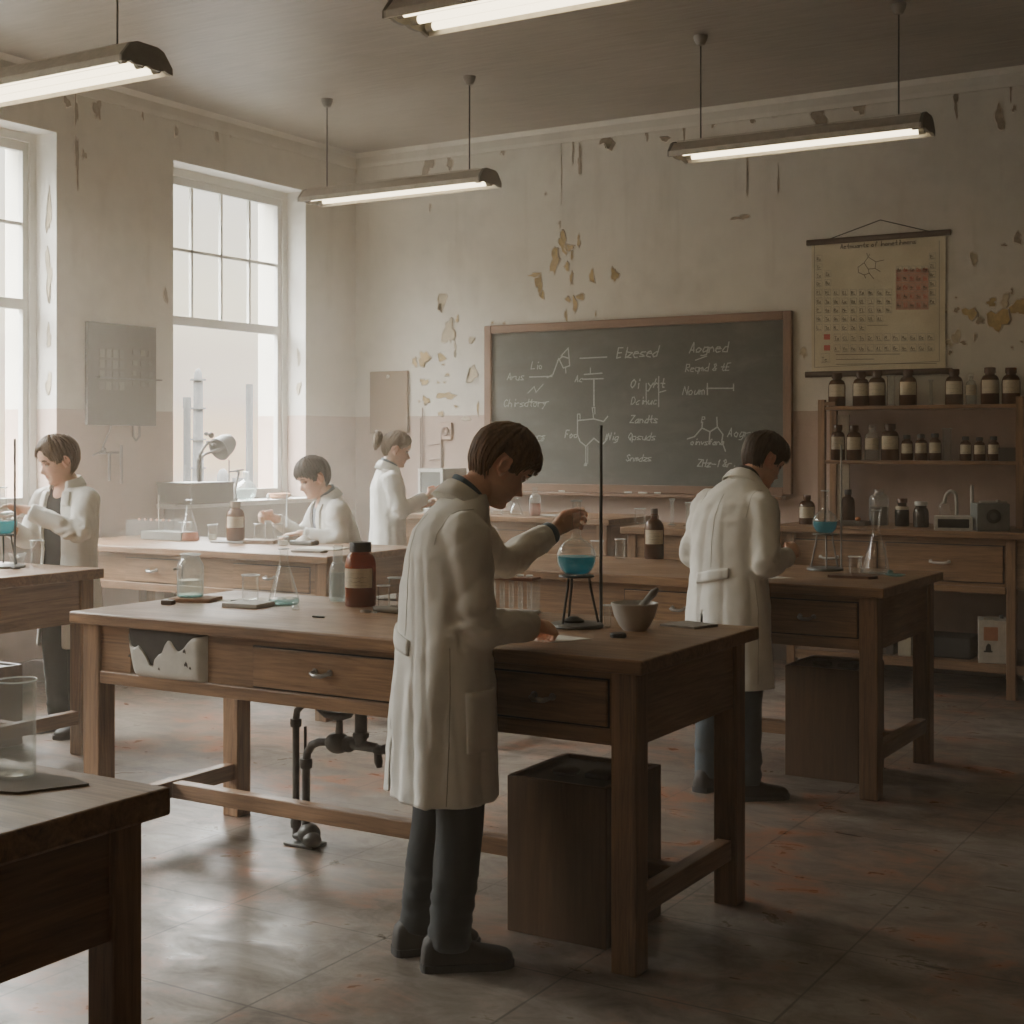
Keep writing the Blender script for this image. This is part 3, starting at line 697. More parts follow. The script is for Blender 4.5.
def wall_chart():
    cx = -2.897
    t = thing('wall_chart', 'cream hanging wall chart with a table of small cells and a molecule', 'chart', (cx, 9.5, 0))
    x0, x1, z0, z1 = -.455, .455, 2.0, 2.885
    k = NT('chart_paper'); v = k.coord(); n1 = k.noise(v, 4, 5)
    k.pbr(k.ramp(n1, [(.3, (.52, .465, .33)), (.7, (.65, .59, .44))]), .85)
    mb = MB(); vs = []; fs = []
    for i in range(13):
        for j in range(13):
            u, w = i / 12, j / 12
            vs.append((x0 + (x1 - x0) * u, -.012 - .006 * math.sin(w * PI) - .003 * math.sin(u * 9 + w * 3), z0 + (z1 - z0) * w))
    for i in range(12):
        for j in range(12): q = i * 13 + j; fs.append((q, q + 13, q + 14, q + 1))
    mb.add(vs, fs).build('chart_sheet', k.m, t, 180)
    for z, wd in ((2.893, .49), (1.985, .50)):
        MB().tube([(-wd, -.016, z), (wd, -.016, z)], (.020, .012), 12).build('roller', m_plain('chart_roller', (.075, .045, .028), .5), t, 50)
    MB().tube([(-.34, -.016, 2.905), (.02, -.004, 3.012), (.36, -.016, 2.905)], .0035, 6).build('hanging_cord', DARK, t)
    ik = m_plain('chart_ink', (.13, .115, .085), .9); pk = m_plain('chart_red', (.50, .115, .095), .9); pk2 = m_plain('chart_pink', (.50, .285, .215), .9); gr = m_plain('chart_grey', (.33, .315, .26), .9)
    pr = MB(); fn = lambda u, z: (u, -.0222, z); fl = lambda u, z: (u, -.0212, z)
    sx = lambda px: -.455 + .91 * (px - 150) / (672 - 150)
    def sz(px, py):                                        # lines climb to the right in the crop
        t_ = (px - 150) / (672 - 150); top = 185 + (140 - 185) * t_; bot = 712 + (703 - 712) * t_
        return z1 + (z0 - z1) * (py - top) / (bot - top)
    rc = random.Random(8)
    def rect(a, b, c, d, mi): pr.add([fl(sx(a), sz(a, c)), fl(sx(b), sz(b, c)), fl(sx(b), sz(b, d)), fl(sx(a), sz(a, d))], [(0, 1, 2, 3)], mi)
    def cell(px, py, mi=0, w=24, h=26, fill=None):
        if fill is not None: rect(px, px + w, py, py + h, fill)
        a, b = sx(px), sx(px + w); c, d = sz(px, py), sz(px, py + h)
        ribbon(pr, [(a, c), (b, c), (b, d), (a, d), (a, c)], .0022, fn, 3)
        write(pr, rc.choice('CHNOSFBALMKTPREDUVZ') + rc.choice(' aeioulnr'), a + .006, d + .012, abs(c - d) * .42, .0035, fn, mi, .0, .2, rc)
        ribbon(pr, [(a + .006, d + .006), (b - .008, d + .006)], .003, fn, mi)
    # title, molecule
    write(pr, 'Aetmuants of Inonetihmens', sx(268), sz(268, 205), .030, .0052, fn, 0, .1, .0, rc)
    m = [(385, 225), (378, 238), (408, 258), (405, 285), (378, 288), (362, 262), (378, 238)]
    ribbon(pr, [(sx(p), sz(p, q)) for p, q in m], .004, fn)
    ribbon(pr, [(sx(p), sz(p, q)) for p, q in [(362, 262), (338, 280), (340, 302), (362, 312), (382, 305), (378, 288)]], .004, fn)
    for sgm in ([(408, 258), (440, 250)], [(382, 305), (400, 328)], [(405, 285), (425, 298)], [(362, 312), (368, 325)], [(378, 238), (372, 222)]): ribbon(pr, [(sx(p), sz(p, q)) for p, q in sgm], .004, fn)
    for r_ in range(4): cell(170, 234 + r_ * 34)
    for r_ in range(2): cell(206, 296 + r_ * 36)
    for r_ in range(5):
        for c_ in range(9 if r_ < 3 else (8 if r_ == 3 else 6)):
            cell(170 + c_ * 34.5, 372 + r_ * 36)
    ribbon(pr, [(sx(375), sz(375, 520)), (sx(455), sz(455, 520))], .003, fn)
    rect(485, 610, 290, 456, 2)
    for r_ in range(5):
        for c_ in range(5): cell(487 + c_ * 25, 276 + r_ * 37, 1 if (r_ + c_) % 2 else 0, 22, 26)
        cell(613, 262 + r_ * 37, 0, 24, 26)
    cell(613, 222); rect(588, 606, 285, 300, 1)
    for r_ in range(2):
        rect(201, 226, 556 + r_ * 45, 578 + r_ * 45, 1)
        for c_ in range(12): cell(242 + c_ * 33, 556 + r_ * 44, 0, 26, 30)
    for a, b, y_ in ((250, 500, 640), (250, 400, 660), (250, 640, 680)): ribbon(pr, [(sx(a), sz(a, y_)), (sx(b), sz(b, y_))], .004, fn)
    ribbon(pr, [(sx(p), sz(p, q)) for p, q in [(163, 185), (163, 692), (650, 672), (650, 170)]], .0028, fn)
    cell(190, 636, 0, 34, 38)
    o = pr.build('printed_table', [ik, pk, pk2, gr], t)
wall_chart()

# grey notice board on the window wall, with small cards and a ledge
t = thing('notice_board', 'grey notice board with rows of tiny cards on the window wall', 'notice board', (-7.3, 6.90, 0))
MB().box(.002, .03, -.315, .302, 1.632, 2.315, bev=.003).build('board_panel', m_plain('notice_board_grey', (.078, .070, .056), .75, var=.08), t)
nb = MB(); rn = random.Random(2)
for i in range(4):
    for j in range(4):
        yy = -.215 + i * .058; zz = 2.14 - j * .072
        nb.box(.030, .033, yy, yy + .045, zz - .055, zz, rn.randrange(2))
for i in range(3):
    for j in range(4):
        yy = .08 + i * .072; zz = 2.15 - j * .072
        nb.box(.030, .033, yy, yy + rn.uniform(.02, .045), zz - rn.uniform(.025, .05), zz, rn.randrange(2))
nb.build('pinned_cards', [m_plain('pin_card_a', (.16, .14, .10), .8), m_plain('pin_card_b', (.11, .10, .08), .8)], t)
MB().box(.03, .06, -.235, .33, 1.945, 1.955).build('ledge', m_plain('notice_ledge', (.13, .12, .10), .7), t)
t = thing('display_board', 'plain brown wooden panel hung on the wall beside the blackboard', 'panel', (-6.944, 9.5, 0))
MB().box(-.19, .19, -.028, -.002, 1.595, 2.105, bev=.006).build('panel_board', m_plain('panel_brown', (.17, .108, .055), .6, var=.08, scale=5), t)
MB().lathe([(0, 0), (.014, .0), (.016, .008), (.010, .016), (0, .018)], 14, (0, -.028, 2.06), M=Matrix.Rotation(PI / 2, 3, 'X')).build('knob', LGREY, t, 40)
# pipework on the two walls
mb = MB()
for y_, z0_, z1_ in ((6.895, 1.24, 1.50), (6.788, 1.26, 1.45)): mb.tube([(-7.285, y_, z0_), (-7.285, y_, z1_)], .010, 8)
mb.tube([(-7.285, 6.70, 1.447), (-7.285, 6.87, 1.447)], .008, 8); mb.tube([(-7.285, 7.0, 1.66), (-7.285, 7.0, 1.56), (-7.285, 7.03, 1.53), (-7.285, 7.06, 1.56), (-7.285, 7.06, 1.63)], .008, 8)
mb.tube([(-7.285, 6.64, 1.43), (-7.285, 6.72, 1.46), (-7.285, 6.77, 1.56), (-7.28, 6.80, 1.63)], .006, 8); mb.ell((-7.28, 6.735, 1.465), (.014, .018, .018))
tag(mb.build('wall_pipework', m_plain('pipe_paint_left', (.20, .165, .14), .6), None, 50), 'thin pipes and hooks fixed to the pink wall below the notice board', 'pipes')
mb = MB()
mb.tube([(-6.633, 9.485, 1.1), (-6.633, 9.485, 1.72)], .006, 6); mb.tube([(-6.615, 9.485, 1.1), (-6.615, 9.485, 1.80)], .005, 6)
mb.tube([(-6.43, 9.485, 1.06), (-6.43, 9.485, 1.60)], .009, 8)
for z_ in (1.50, 1.38, 1.22): mb.tube([(-6.55, 9.485, z_), (-6.43, 9.485, z_ + .01)], .005, 6)
mb.tube([(-6.45, 9.485, 1.14), (-6.34, 9.485, 1.14)], .005, 6)
tag(mb.build('wall_conduit', m_plain('conduit_paint', (.25, .19, .15), .6), None, 50), 'thin conduits running down the pink wall left of the blackboard', 'pipes')
t = thing('wall_socket', 'small round-faced socket plate on the pink wall left of the blackboard', 'socket', (-6.385, 9.5, 1.61))
MB().box(-.055, .055, -.02, -.002, -.07, .07, bev=.006).build('plate', m_plain('socket_plate', (.42, .29, .22), .6), t)
MB().lathe([(.012, 0), (.036, 0), (.036, .01), (.03, .014), (.012, .006)], 18, (0, -.02, .0), M=Matrix.Rotation(PI / 2, 3, 'X'), close=True).build('socket_ring', m_plain('socket_ring', (.16, .09, .06), .5), t, 50)

# ------------------------------------------------------------------ boxes under the benches
def crate(label, x0, x1, y0, y1, h, hole=True):
    cx, cy = (x0 + x1) / 2, (y0 + y1) / 2
    t = thing('storage_box', label, 'box', (cx, cy, 0))
    a, b, c, d = x0 - cx, x1 - cx, y0 - cy, y1 - cy
    s = .018; mb = MB()
    mb.box(a, b, c, c + s, 0, h, bev=.003); mb.box(a, b, d - s, d, 0, h, bev=.003); mb.box(a, a + s, c + s, d - s, 0, h); mb.box(a + s, b - s, c + s, d - s, 0, .02)
    if hole:
        hy, hz = c + (d - c) * .28, h * .56
        mb.box(b - s, b, c + s, hy - .035, 0, h); mb.box(b - s, b, hy + .035, d - s, 0, h); mb.box(b - s, b, hy - .035, hy + .035, 0, hz - .06); mb.box(b - s, b, hy - .035, hy + .035, hz + .06, h)
    else: mb.box(b - s, b, c + s, d - s, 0, h)
    mb.build('box_body', DKZ, t)
    MB().box(a + s, b - s, c + s, d - s, h - .03, h - .012).build('lid', m_plain('box_lid_' + str(round(h * 100)), (.022, .020, .018), .5), t)
    k = MB()
    k.lathe([(0, 0), (.04, 0), (.045, .012), (.03, .02), (0, .02)], 18, (a + .12, (c + d) / 2 - .03, h - .012)); k.box(a + .20, b - .06, (c + d) / 2 - .06, (c + d) / 2 + .05, h - .012, h + .006, bev=.005)
    k.build('lid_fitting', DARK, t, 40)
crate('brown wooden box with dark top under the right end of the front bench', -2.31, -1.965, 3.77, 4.15, .48)
crate('plain brown box under the bench of the boy on the right', -2.317, -1.975, 6.20, 6.58, .50, False)
crate('grey-brown box under the bench at the left edge', -6.45, -5.83, 4.45, 4.86, .40, False)

# tap pipework under the long bench
t = thing('tap_pipework', 'grey iron tap and pipes standing on the floor under the front bench', 'pipework', (-3.45, 4.18, 0))
ip = m_plain('pipe_iron', (.10, .098, .088), .5, .45, .25)
mb = MB()
mb.tube([(-.044, 0, .03), (-.044, 0, .46), (-.038, 0, .50), (-.012, 0, .525), (.05, 0, .53), (.11, 0, .55)], .0135, 12)
mb.tube([(-.015, .02, .25), (-.015, .02, .44)], .006, 8)
mb.tube([(.005, 0, .03), (.005, 0, .30), (.010, 0, .345), (.035, 0, .38), (.07, 0, .395), (.13, 0, .40)], .0155, 12)
mb.tube([(.20, 0, .405), (.33, 0, .40), (.345, 0, .385)], [.022, .018, .016], 12); mb.tube([(.335, 0, .40), (.342, 0, .35), (.345, 0, .33)], [.012, .016, .010], 10)
mb.tube([(.262, 0, .40), (.262, 0, .642)], .023, 12)
mb.build('pipe_run', ip, t, 50)
for x_, z_, r_, h_ in ((-.044, .44, .021, .03), (.005, .29, .023, .035), (-.044, .06, .02, .04), (.005, .10, .022, .04), (.262, .43, .029, .02)):
    MB().lathe([(.012, 0), (r_, 0), (r_ * 1.08, h_ / 2), (r_, h_), (.012, h_)], 14, (x_, 0, z_)).build('pipe_collar', ip, t, 60)
mb = MB()
mb.ell((.155, 0, .40), (.052, .042, .040)); mb.ell((.205, 0, .40), (.03, .03, .03)); mb.build('valve_body', ip, t, 60); mb = MB(); mb.ell((.345, .0, .395), (.032, .022, .018)); mb.ell((.37, 0, .40), (.018, .018, .018)); mb.build('tap_nozzle', ip, t, 60); mb = MB()
mb.ell((.02, 0, .045), (.045, .04, .04)); mb.ell((.05, -.02, .03), (.035, .034, .03)); mb.ell((-.02, 0, .03), (.04, .02, .018)); mb.box(-.07, .07, -.045, .045, 0, .012, bev=.004)
mb.build('floor_fitting', ip, t, 60)
mb = MB(); mb.tube([(.16, 0, .42), (.165, 0, .50)], [.016, .011], 12)
mb.tube([(.06, 0, .515), (.10, 0, .50), (.165, 0, .497), (.21, 0, .508), (.24, 0, .54)], [(.006, .006), (.013, .016), (.016, .02), (.012, .014), (.005, .005)], 10)
mb.build('tap_lever', ip, t, 60)

# ------------------------------------------------------------------ plant beyond the windows
FAR = m_plain('far_tower', (.020, .020, .0195), .9, var=.05, scale=.05); FAR2 = m_plain('far_tower_pale', (.028, .0275, .026), .9, var=.05, scale=.05)
def at(px, py, d):
    c_, s_ = math.cos(math.radians(31.3)), math.sin(math.radians(31.3)); l = (px - 512) / 1430.
    return V(((c_ * l - s_) * d, (s_ * l + c_) * d, 1.5 + (445 - py) / 1430. * d))
t = thing('distillation_tower', 'tallest ringed refinery column seen through the second window', 'tower', (-42.4, 44.4, 0))
mb = MB(); mb.lathe([(0, -14), (.36, -14), (.26, -1), (.20, 3.2), (.20, 4.15), (.15, 4.55), (.06, 4.7), (.0, 4.72)], 20); mb.build('shaft', FAR, t, 50)
mb = MB()
for z_ in (4.2, 3.0, 1.7, .5, -1.): mb.lathe([(.17, 0), (.33, 0), (.33, .07), (.17, .07)], 18, (0, 0, z_), close=True)
mb.build('platform', FAR, t)
t = thing('chimney_stack', 'short round chimney left of the tallest refinery column', 'chimney', (-53.5, 55.2, 0)); MB().lathe([(0, -14), (.24, -14), (.19, 3.4), (.22, 3.45), (.22, 4.0), (0, 4.0)], 18).build('stack', FAR, t, 50)
t = thing('refinery_unit', 'refinery block with a slim chimney at the right of the second window', 'plant', (-54.1, 60.7, 0))
mb = MB(); mb.lathe([(0, -18), (.24, -18), (.20, 4.9), (0, 4.9)], 16); mb.build('stack', FAR, t, 50)
mb = MB(); mb.lathe([(0, -18), (.36, -18), (.32, -.2), (.2, .1), (0, .2)], 16, (-1.15, -.9, 0)); mb.build('vessel', FAR2, t, 50)
mb = MB(); mb.lathe([(0, -18), (.1, -18), (.1, 1.8), (0, 1.8)], 10, (.65, .45, 0)); mb.build('mast', FAR2, t, 50)
mb = MB(); mb.box(-1.8, 1.1, -.5, .5, -18, -2.0); mb.build('block', FAR2, t)
mb = MB().box(-1.15, .1, -.12, .12, -.6, -.35); mb.build('bridge', FAR2, t)
t = thing('factory_shed', 'pale factory sheds in the haze below the refinery towers', 'factory', (-49, 47, 0)); MB().box(-3, 3, -3, 3, -18, -3.2).build('shed', FAR2, t)
t = thing('factory_building', 'long grey factory block seen through the window at the left edge', 'factory', (-60, 31, 0)); mb = MB()
mb.box(-8, 6, -5, 5, -18, 2.0); mb.build('block', FAR, t); MB().box(-8.3, 6.3, -5.3, 5.3, 2.0, 2.5).build('roof', FAR, t); MB().box(-3, 1, -3, 1, 2.5, 4.6).build('roof_house', FAR, t)
struct(MB().box(-160, -8.2, -60, 170, -18.2, -18), 'ground', m_plain('far_ground', (.07, .07, .068), .95, scale=.05))

# ------------------------------------------------------------------ people
def m_skin(name, col):
    k = NT(name); v = k.coord(); at_ = k.n('ShaderNodeAttribute', {'attribute_name': 'tone'}).outputs['Color']
    n1 = k.noise(v, 30, 4)
    c = k.ramp(n1, [(.3, mul(col, .92)), (.7, mul(col, 1.06))])
    c = k.mix(1., c, at_, 'MULTIPLY')
    k.pbr(c, .5, 0, None, .35, Subsurface_Weight=.12, Subsurface_Radius=(.012, .004, .002), Subsurface_Scale=1.)
    return k.m
SKIN = m_skin('skin', (.78, .505, .375)); SKIN2 = m_skin('skin_fair', (.74, .50, .37))
def m_hair(name, a, b):
    k = NT(name); v = k.n('ShaderNodeMapping', Vector=k.n('ShaderNodeTexCoord').outputs['Object'], Scale=(1, 1, .25)).outputs[0]
    n1 = k.noise(v, 120, 4, .65); n2 = k.noise(v, 20, 3)
    c = k.ramp(k.math('ADD', k.math('MULTIPLY', n1, .6), k.math('MULTIPLY', n2, .4)), [(.34, a), (.66, b)])
    k.pbr(c, .55, 0, k.bump(n1, .4, .004), .25); return k.m
HAIR1 = m_hair('hair_brown', (.060, .030, .013), (.205, .108, .048)); HAIR2 = m_hair('hair_dark_brown', (.022, .013, .008), (.075, .045, .026))
HAIR3 = m_hair('hair_mousy', (.085, .052, .028), (.185, .12, .07)); HAIR4 = m_hair('hair_near_black', (.018, .013, .010), (.055, .038, .026)); HAIR5 = m_hair('hair_light_brown', (.12, .075, .042), (.22, .15, .09))
def m_cloth(name, col, rough=.85, wv=.05):
    k = NT(name); v = k.coord(); n1 = k.noise(v, 6, 5); n2 = k.noise(v, 260, 2)
    c = k.ramp(n1, [(.3, mul(col, .9)), (.7, mul(col, 1.06))])
    k.pbr(c, rough, 0, k.bump(n2, .12, .002), .2, Sheen_Weight=.15); return k.m
COATM = m_cloth('lab_coat_cotton', (.79, .785, .735)); COATW = m_cloth('lab_coat_white', (.82, .81, .755))
SEAM = m_cloth('coat_seam', (.50, .48, .43)); SHIRTB = m_cloth('blue_shirt', (.12, .17, .22)); SHIRTD = m_cloth('dark_shirt', (.045, .045, .042)); SHIRTG = m_cloth('grey_blue_shirt', (.20, .23, .26))
TROUS = m_cloth('charcoal_trousers', (.030, .033, .034)); TROUS2 = m_cloth('slate_trousers', (.060, .075, .085)); TROUS3 = m_cloth('dark_teal_trousers', (.035, .05, .045))
SHOE = m_plain('shoe_leather', (.022, .016, .011), .68, var=.2); SOLE = m_plain('shoe_sole', (.016, .014, .012), .7)
LID = m_plain('eyelid', (.36, .20, .14), .5); EYEW = m_plain('eye_white', (.5, .47, .42), .3); IRIS = m_plain('iris', (.03, .02, .015), .25); BROW = m_plain('brow_hair', (.06, .035, .02), .7)

def interp(tab, x):
    if x <= tab[0][0]: return tab[0][1]
    for (a, p), (b, q) in zip(tab, tab[1:]):
        if x <= b:
            t = (x - a) / (b - a); t = t * t * (3 - 2 * t) * .5 + t * .5
            return p + (q - p) * t
    return tab[-1][1]
HF = [(-.122, .030), (-.116, .062), (-.106, .083), (-.096, .0875), (-.084, .081), (-.074, .0855), (-.067, .0885), (-.0625, .0845), (-.057, .0890), (-.048, .0865), (-.040, .086), (-.02, .0855), (0., .0815), (.012, .0855), (.025, .091), (.05, .0905), (.075, .078), (.095, .056), (.108, .028), (.115, .0)]
HB = [(-.122, .005), (-.105, -.004), (-.085, -.030), (-.06, -.062), (-.03, -.086), (.01, -.098), (.04, -.098), (.07, -.084), (.095, -.056), (.108, -.030), (.115, .0)]
HW = [(-.122, .012), (-.114, .026), (-.10, .040), (-.08, .0505), (-.05, .059), (-.02, .0655), (.01, .069), (.04, .0715), (.065, .067), (.088, .052), (.105, .030), (.115, .0)]
def head_surf(z, a):
    """a: angle from +x towards +y; front is 90 degrees"""
    f, b, w = interp(HF, z), interp(HB, z), interp(HW, z)
    cy = (f + b) / 2; h = max((f - b) / 2, 0)
    c, s = math.cos(a), math.sin(a); e = 2 / 2.35
    x = w * math.copysign(abs(c) ** e, c); y = cy + h * math.copysign(abs(s) ** e, s)
    return V((x, y, z))
def face_detail(p):
    if p.y < .02: return p
    x, z = p.x, p.z; q = p.copy()
    # nose
    if z < .004 and z > -.052:
        t = (.004 - z) / .040
        pr = .0275 * (min(t, 1) ** 1.25) if t <= 1 else .0275 * max(0, 1 - ((t - 1) / .36)) ** .8
        wd = .0065 + .006 * min(t, 1.1)
        q.y += pr * math.exp(-(x / wd) ** 2)
        q.y += .008 * max(0, 1 - abs(z + .038) / .012) * math.exp(-((abs(x) - .0125) / .005) ** 2)
    q.y -= .011 * math.exp(-((abs(x) - .031) / .015) ** 2 - ((z - .001) / .0115) ** 2)
    q.y += .0035 * math.exp(-((abs(x) - .030) / .018) ** 2 - ((z - .020) / .007) ** 2)
    q.y -= .004 * math.exp(-((abs(x) - .026) / .007) ** 2 - ((z + .065) / .010) ** 2)
    q.y += .004 * math.exp(-((abs(x) - .040) / .014) ** 2 - ((z + .030) / .015) ** 2)
    return q
def head_mb():
    mb = MB(); n, m = 84, 96; vs = []; fs = []
    zs = [-.122 + (.237) * (i + .5) / n for i in range(n)]
    vs.append((0, .017, -.1235))
    for z in zs:
        for k in range(m): vs.append(face_detail(head_surf(z, 2 * PI * k / m)))
    vs.append((0, 0, .1155))
    for k in range(m): fs.append((0, 1 + (k + 1) % m, 1 + k))
    for i in range(n - 1):
        for k in range(m):
            a, b = 1 + i * m + k, 1 + i * m + (k + 1) % m; fs.append((a, b, b + m, a + m))
    o = 1 + (n - 1) * m
    for k in range(m): fs.append((o + k, o + (k + 1) % m, len(vs) - 1))
    mb.add(vs, fs)
    for s in (-1, 1):                                       # ears
        R = Matrix.Rotation(s * .35, 3, 'Z') @ Matrix.Rotation(-.18, 3, 'X')
        mb.ell((s * .0715, -.012, -.012), (.0060, .0165, .0275), R, 16, 12)
        pts = [V((s * .006, .0155 * math.cos(t), .0275 * math.sin(t) + .001)) for t in [math.radians(d) for d in range(-60, 216, 23)]]
        mb.tube([V((s * .074, -.013, -.012)) + R @ p for p in pts], .0042, 8, dome=True)
        mb.ell((s * .072, -.004, -.038), (.005, .007, .008))
    return mb
def rot_head(c):
    return Matrix.Translation(V(c['head'])) @ Matrix.Rotation(c.get('yaw', 0), 4, 'Z') @ Matrix.Rotation(-c.get('pitch', 0), 4, 'X') @ Matrix.Rotation(c.get('roll', 0), 4, 'Y') @ Matrix.Scale(c.get('hs', 1.), 4)

def remesh(mb, name, vox, smooth=0, fac=.5):
    """weld overlapping closed pieces into one continuous skin"""
    o = mb.build(name, []); md = o.modifiers.new('weld', 'REMESH'); md.mode = 'VOXEL'; md.voxel_size = vox; md.use_smooth_shade = True
    if smooth:
        sm = o.modifiers.new('soft', 'SMOOTH'); sm.iterations = smooth; sm.factor = fac
    dg = bpy.context.evaluated_depsgraph_get(); dg.update()
    me = bpy.data.meshes.new_from_object(o.evaluated_get(dg)); old = o.data
    bpy.data.objects.remove(o); bpy.data.meshes.remove(old); me.name = name
    return me
def link_mesh(name, me, mats, parent):
    me.materials.clear()
    for m in mats: me.materials.append(m)
    me.polygons.foreach_set('use_smooth', [True] * len(me.polygons))
    o = bpy.data.objects.new(name, me); COL.objects.link(o); o.parent = parent
    return o

def hand(mb, wrist, f, n, side, curls, thumb=(.4, .3, .3), sc=.92, spread=.0, roots=None):
    f = V(f).normalized(); n = V(n); n = (n - f * n.dot(f)).normalized(); t = f.cross(n) * side; w = V(wrist)
    P = lambda a, b, c: w + (f * a + t * b + n * c) * sc
    mb.tube([P(-.03, 0, 0), P(0, 0, 0), P(.03, .004, .001), P(.06, .003, .001), P(.088, .0, 0)], [(.026 * sc, .020 * sc), (.027 * sc, .019 * sc), (.034 * sc, .0165 * sc), (.039 * sc, .0145 * sc), (.038 * sc, .0115 * sc)], 16, up=t, dome=True)
    mb.ell(P(.032, .022, .008), (.016 * sc, .020 * sc, .014 * sc))
    LEN = [(.042, .025, .020), (.046, .028, .021), (.043, .026, .020), (.034, .020, .018)]
    for i in range(4):
        off = (.0285, .0095, -.0098, -.0285)[i]
        b = P((.085, .090, .086, .076)[i], off, -.001)
        pts = [P(.055, off * .8, 0), b]; ang = 0; d = b
        for L, c in zip(LEN[i], curls[i]):
            ang += c; dr = f * math.cos(ang) + n * math.sin(ang) + t * (off * spread * 10) * math.cos(ang)
            d = d + dr.normalized() * L * sc; pts.append(d)
        mb.tube(pts, [.0085 * sc, .0092 * sc, .0084 * sc, .0078 * sc, .0066 * sc], 10, dome=True, up=t)
    p = P(.022, .022, .004); a1, a2, a3 = thumb
    d1 = (f * math.cos(a1 + .6) + t * math.sin(a1 + .6) * .9 + n * .35).normalized()
    d2 = (f * math.cos(.25 - a2) + t * math.sin(.25 - a2) + n * (.35 + a2 * .6)).normalized(); d3 = (f * math.cos(.1 - a3) + t * math.sin(.1 - a3) + n * (.25 + a3 * .6)).normalized()
    q1 = p + d1 * .044 * sc; q2 = q1 + d2 * .034 * sc; q3 = q2 + d3 * .026 * sc
    mb.tube([p, q1, q2, q3], [.0125 * sc, .0115 * sc, .0098 * sc, .0078 * sc], 10, dome=True)

def smooth_path(pts, n=5):
    """rounded polyline (Catmull-Rom)"""
    P = [V(p) for p in pts]; P = [P[0] * 2 - P[1]] + P + [P[-1] * 2 - P[-2]]; out = []
    for i in range(1, len(P) - 2):
        for k in range(n):
            t = k / n; a, b, c, d = P[i - 1:i + 3]
            out.append(.5 * ((2 * b) + (c - a) * t + (2 * a - 5 * b + 4 * c - d) * t * t + (3 * b - a - 3 * c + d) * t ** 3))
    out.append(P[-2]); return out
def lerp_r(rs, n=5):
    out = []
    for a, b in zip(rs, rs[1:]):
        for k in range(n): out.append(a + (b - a) * k / n)
    return out + [rs[-1]]

def ring_pts(r, grow=0., n=44, e=2.25):
    z, cx, cy, a, b, yaw = r; out = []
    for k in range(n):
        t = 2 * PI * k / n; c, s = math.cos(t), math.sin(t)
        x = (a + grow) * math.copysign(abs(c) ** (2 / e), c); y = (b + grow) * math.copysign(abs(s) ** (2 / e), s)
        out.append(V((cx + x * math.cos(yaw) - y * math.sin(yaw), cy + x * math.sin(yaw) + y * math.cos(yaw), z)))
    return out
def loft(mb, rings, grow=0., n=44):
    vs = []; fs = []; m = len(rings)
    for r in rings: vs += ring_pts(r, grow, n)
    for i in range(m - 1):
        for k in range(n):
            j = (k + 1) % n; fs.append((i * n + k, i * n + j, (i + 1) * n + j, (i + 1) * n + k))
    fs.append(tuple(reversed(range(n)))); fs.append(tuple(range((m - 1) * n, m * n)))
    return mb.add(vs, fs)
def fine_rings(rings, n=4):
    rings = sorted(rings); out = []
    for a, b in zip(rings, rings[1:]):
        for k in range(n): t = k / n; out.append(tuple(p + (q - p) * t for p, q in zip(a, b)))
    return out + [rings[-1]]
def ring_at(rings, z):
    rings = sorted(rings)
    if z <= rings[0][0]: return rings[0]
    for a, b in zip(rings, rings[1:]):
        if z <= b[0]: t = (z - a[0]) / (b[0] - a[0]); return tuple(p + (q - p) * t for p, q in zip(a, b))
    return rings[-1]

def shoe(parent, ank, toe, h=1.):
    """leather shoe: ank = ankle over the ground, toe = horizontal direction"""
    d = V((toe[0], toe[1], 0)).normalized(); r = V((d.y, -d.x, 0)); o = V((ank[0], ank[1], 0))
    sec = [(-.082, .012, .040), (-.079, .024, .062), (-.072, .033, .086), (-.05, .038, .105), (-.02, .040, .108), (.02, .041, .098), (.05, .042, .080), (.085, .046, .064), (.12, .048, .056), (.15, .044, .050), (.17, .034, .044), (.182, .018, .034)]
    mb = MB(); vs = []; fs = []; n = 15
    for y, w, hh in sec:
        for k in range(n):
            t = PI * k / (n - 1); x = w * math.copysign(abs(math.cos(t)) ** .7, math.cos(t)); z = .018 + (hh - .018) * math.sin(t) ** .75
            vs.append(o + r * x * h + d * y * h + V((0, 0, z)))
    for i in range(len(sec) - 1):
        for k in range(n - 1): a = i * n + k; fs.append((a, a + 1, a + n + 1, a + n))
    fs.append(tuple(range(n))); fs.append(tuple(range((len(sec) - 1) * n, len(sec) * n)))
    mb.add(vs, fs); up = mb.build('shoe', SHOE, parent, 50)
    sl = MB(); vs = []; m = len(sec)
    for z in (0, .022):
        for y, w, _ in sec: vs.append(o + r * (w + .004) * h + d * y * h * 1.02 + V((0, 0, z)))
        for y, w, _ in reversed(sec): vs.append(o - r * (w + .004) * h + d * y * h * 1.02 + V((0, 0, z)))
    q = 2 * m
    sl.add(vs, [tuple(reversed(range(q))), tuple(range(q, 2 * q))] + [(i, (i + 1) % q, q + (i + 1) % q, q + i) for i in range(q)])
    sl.build('sole', SOLE, up)
    lc = MB()
    for k in range(4):
        y = .012 + k * .016; zz = .101 - k * .0085
        lc.tube([o + r * -.018 + d * y + V((0, 0, zz - .006)), o + d * (y + .003) + V((0, 0, zz + .002)), o + r * .018 + d * y + V((0, 0, zz - .006))], .0025, 6)
    lc.build('shoelace', SOLE, up)

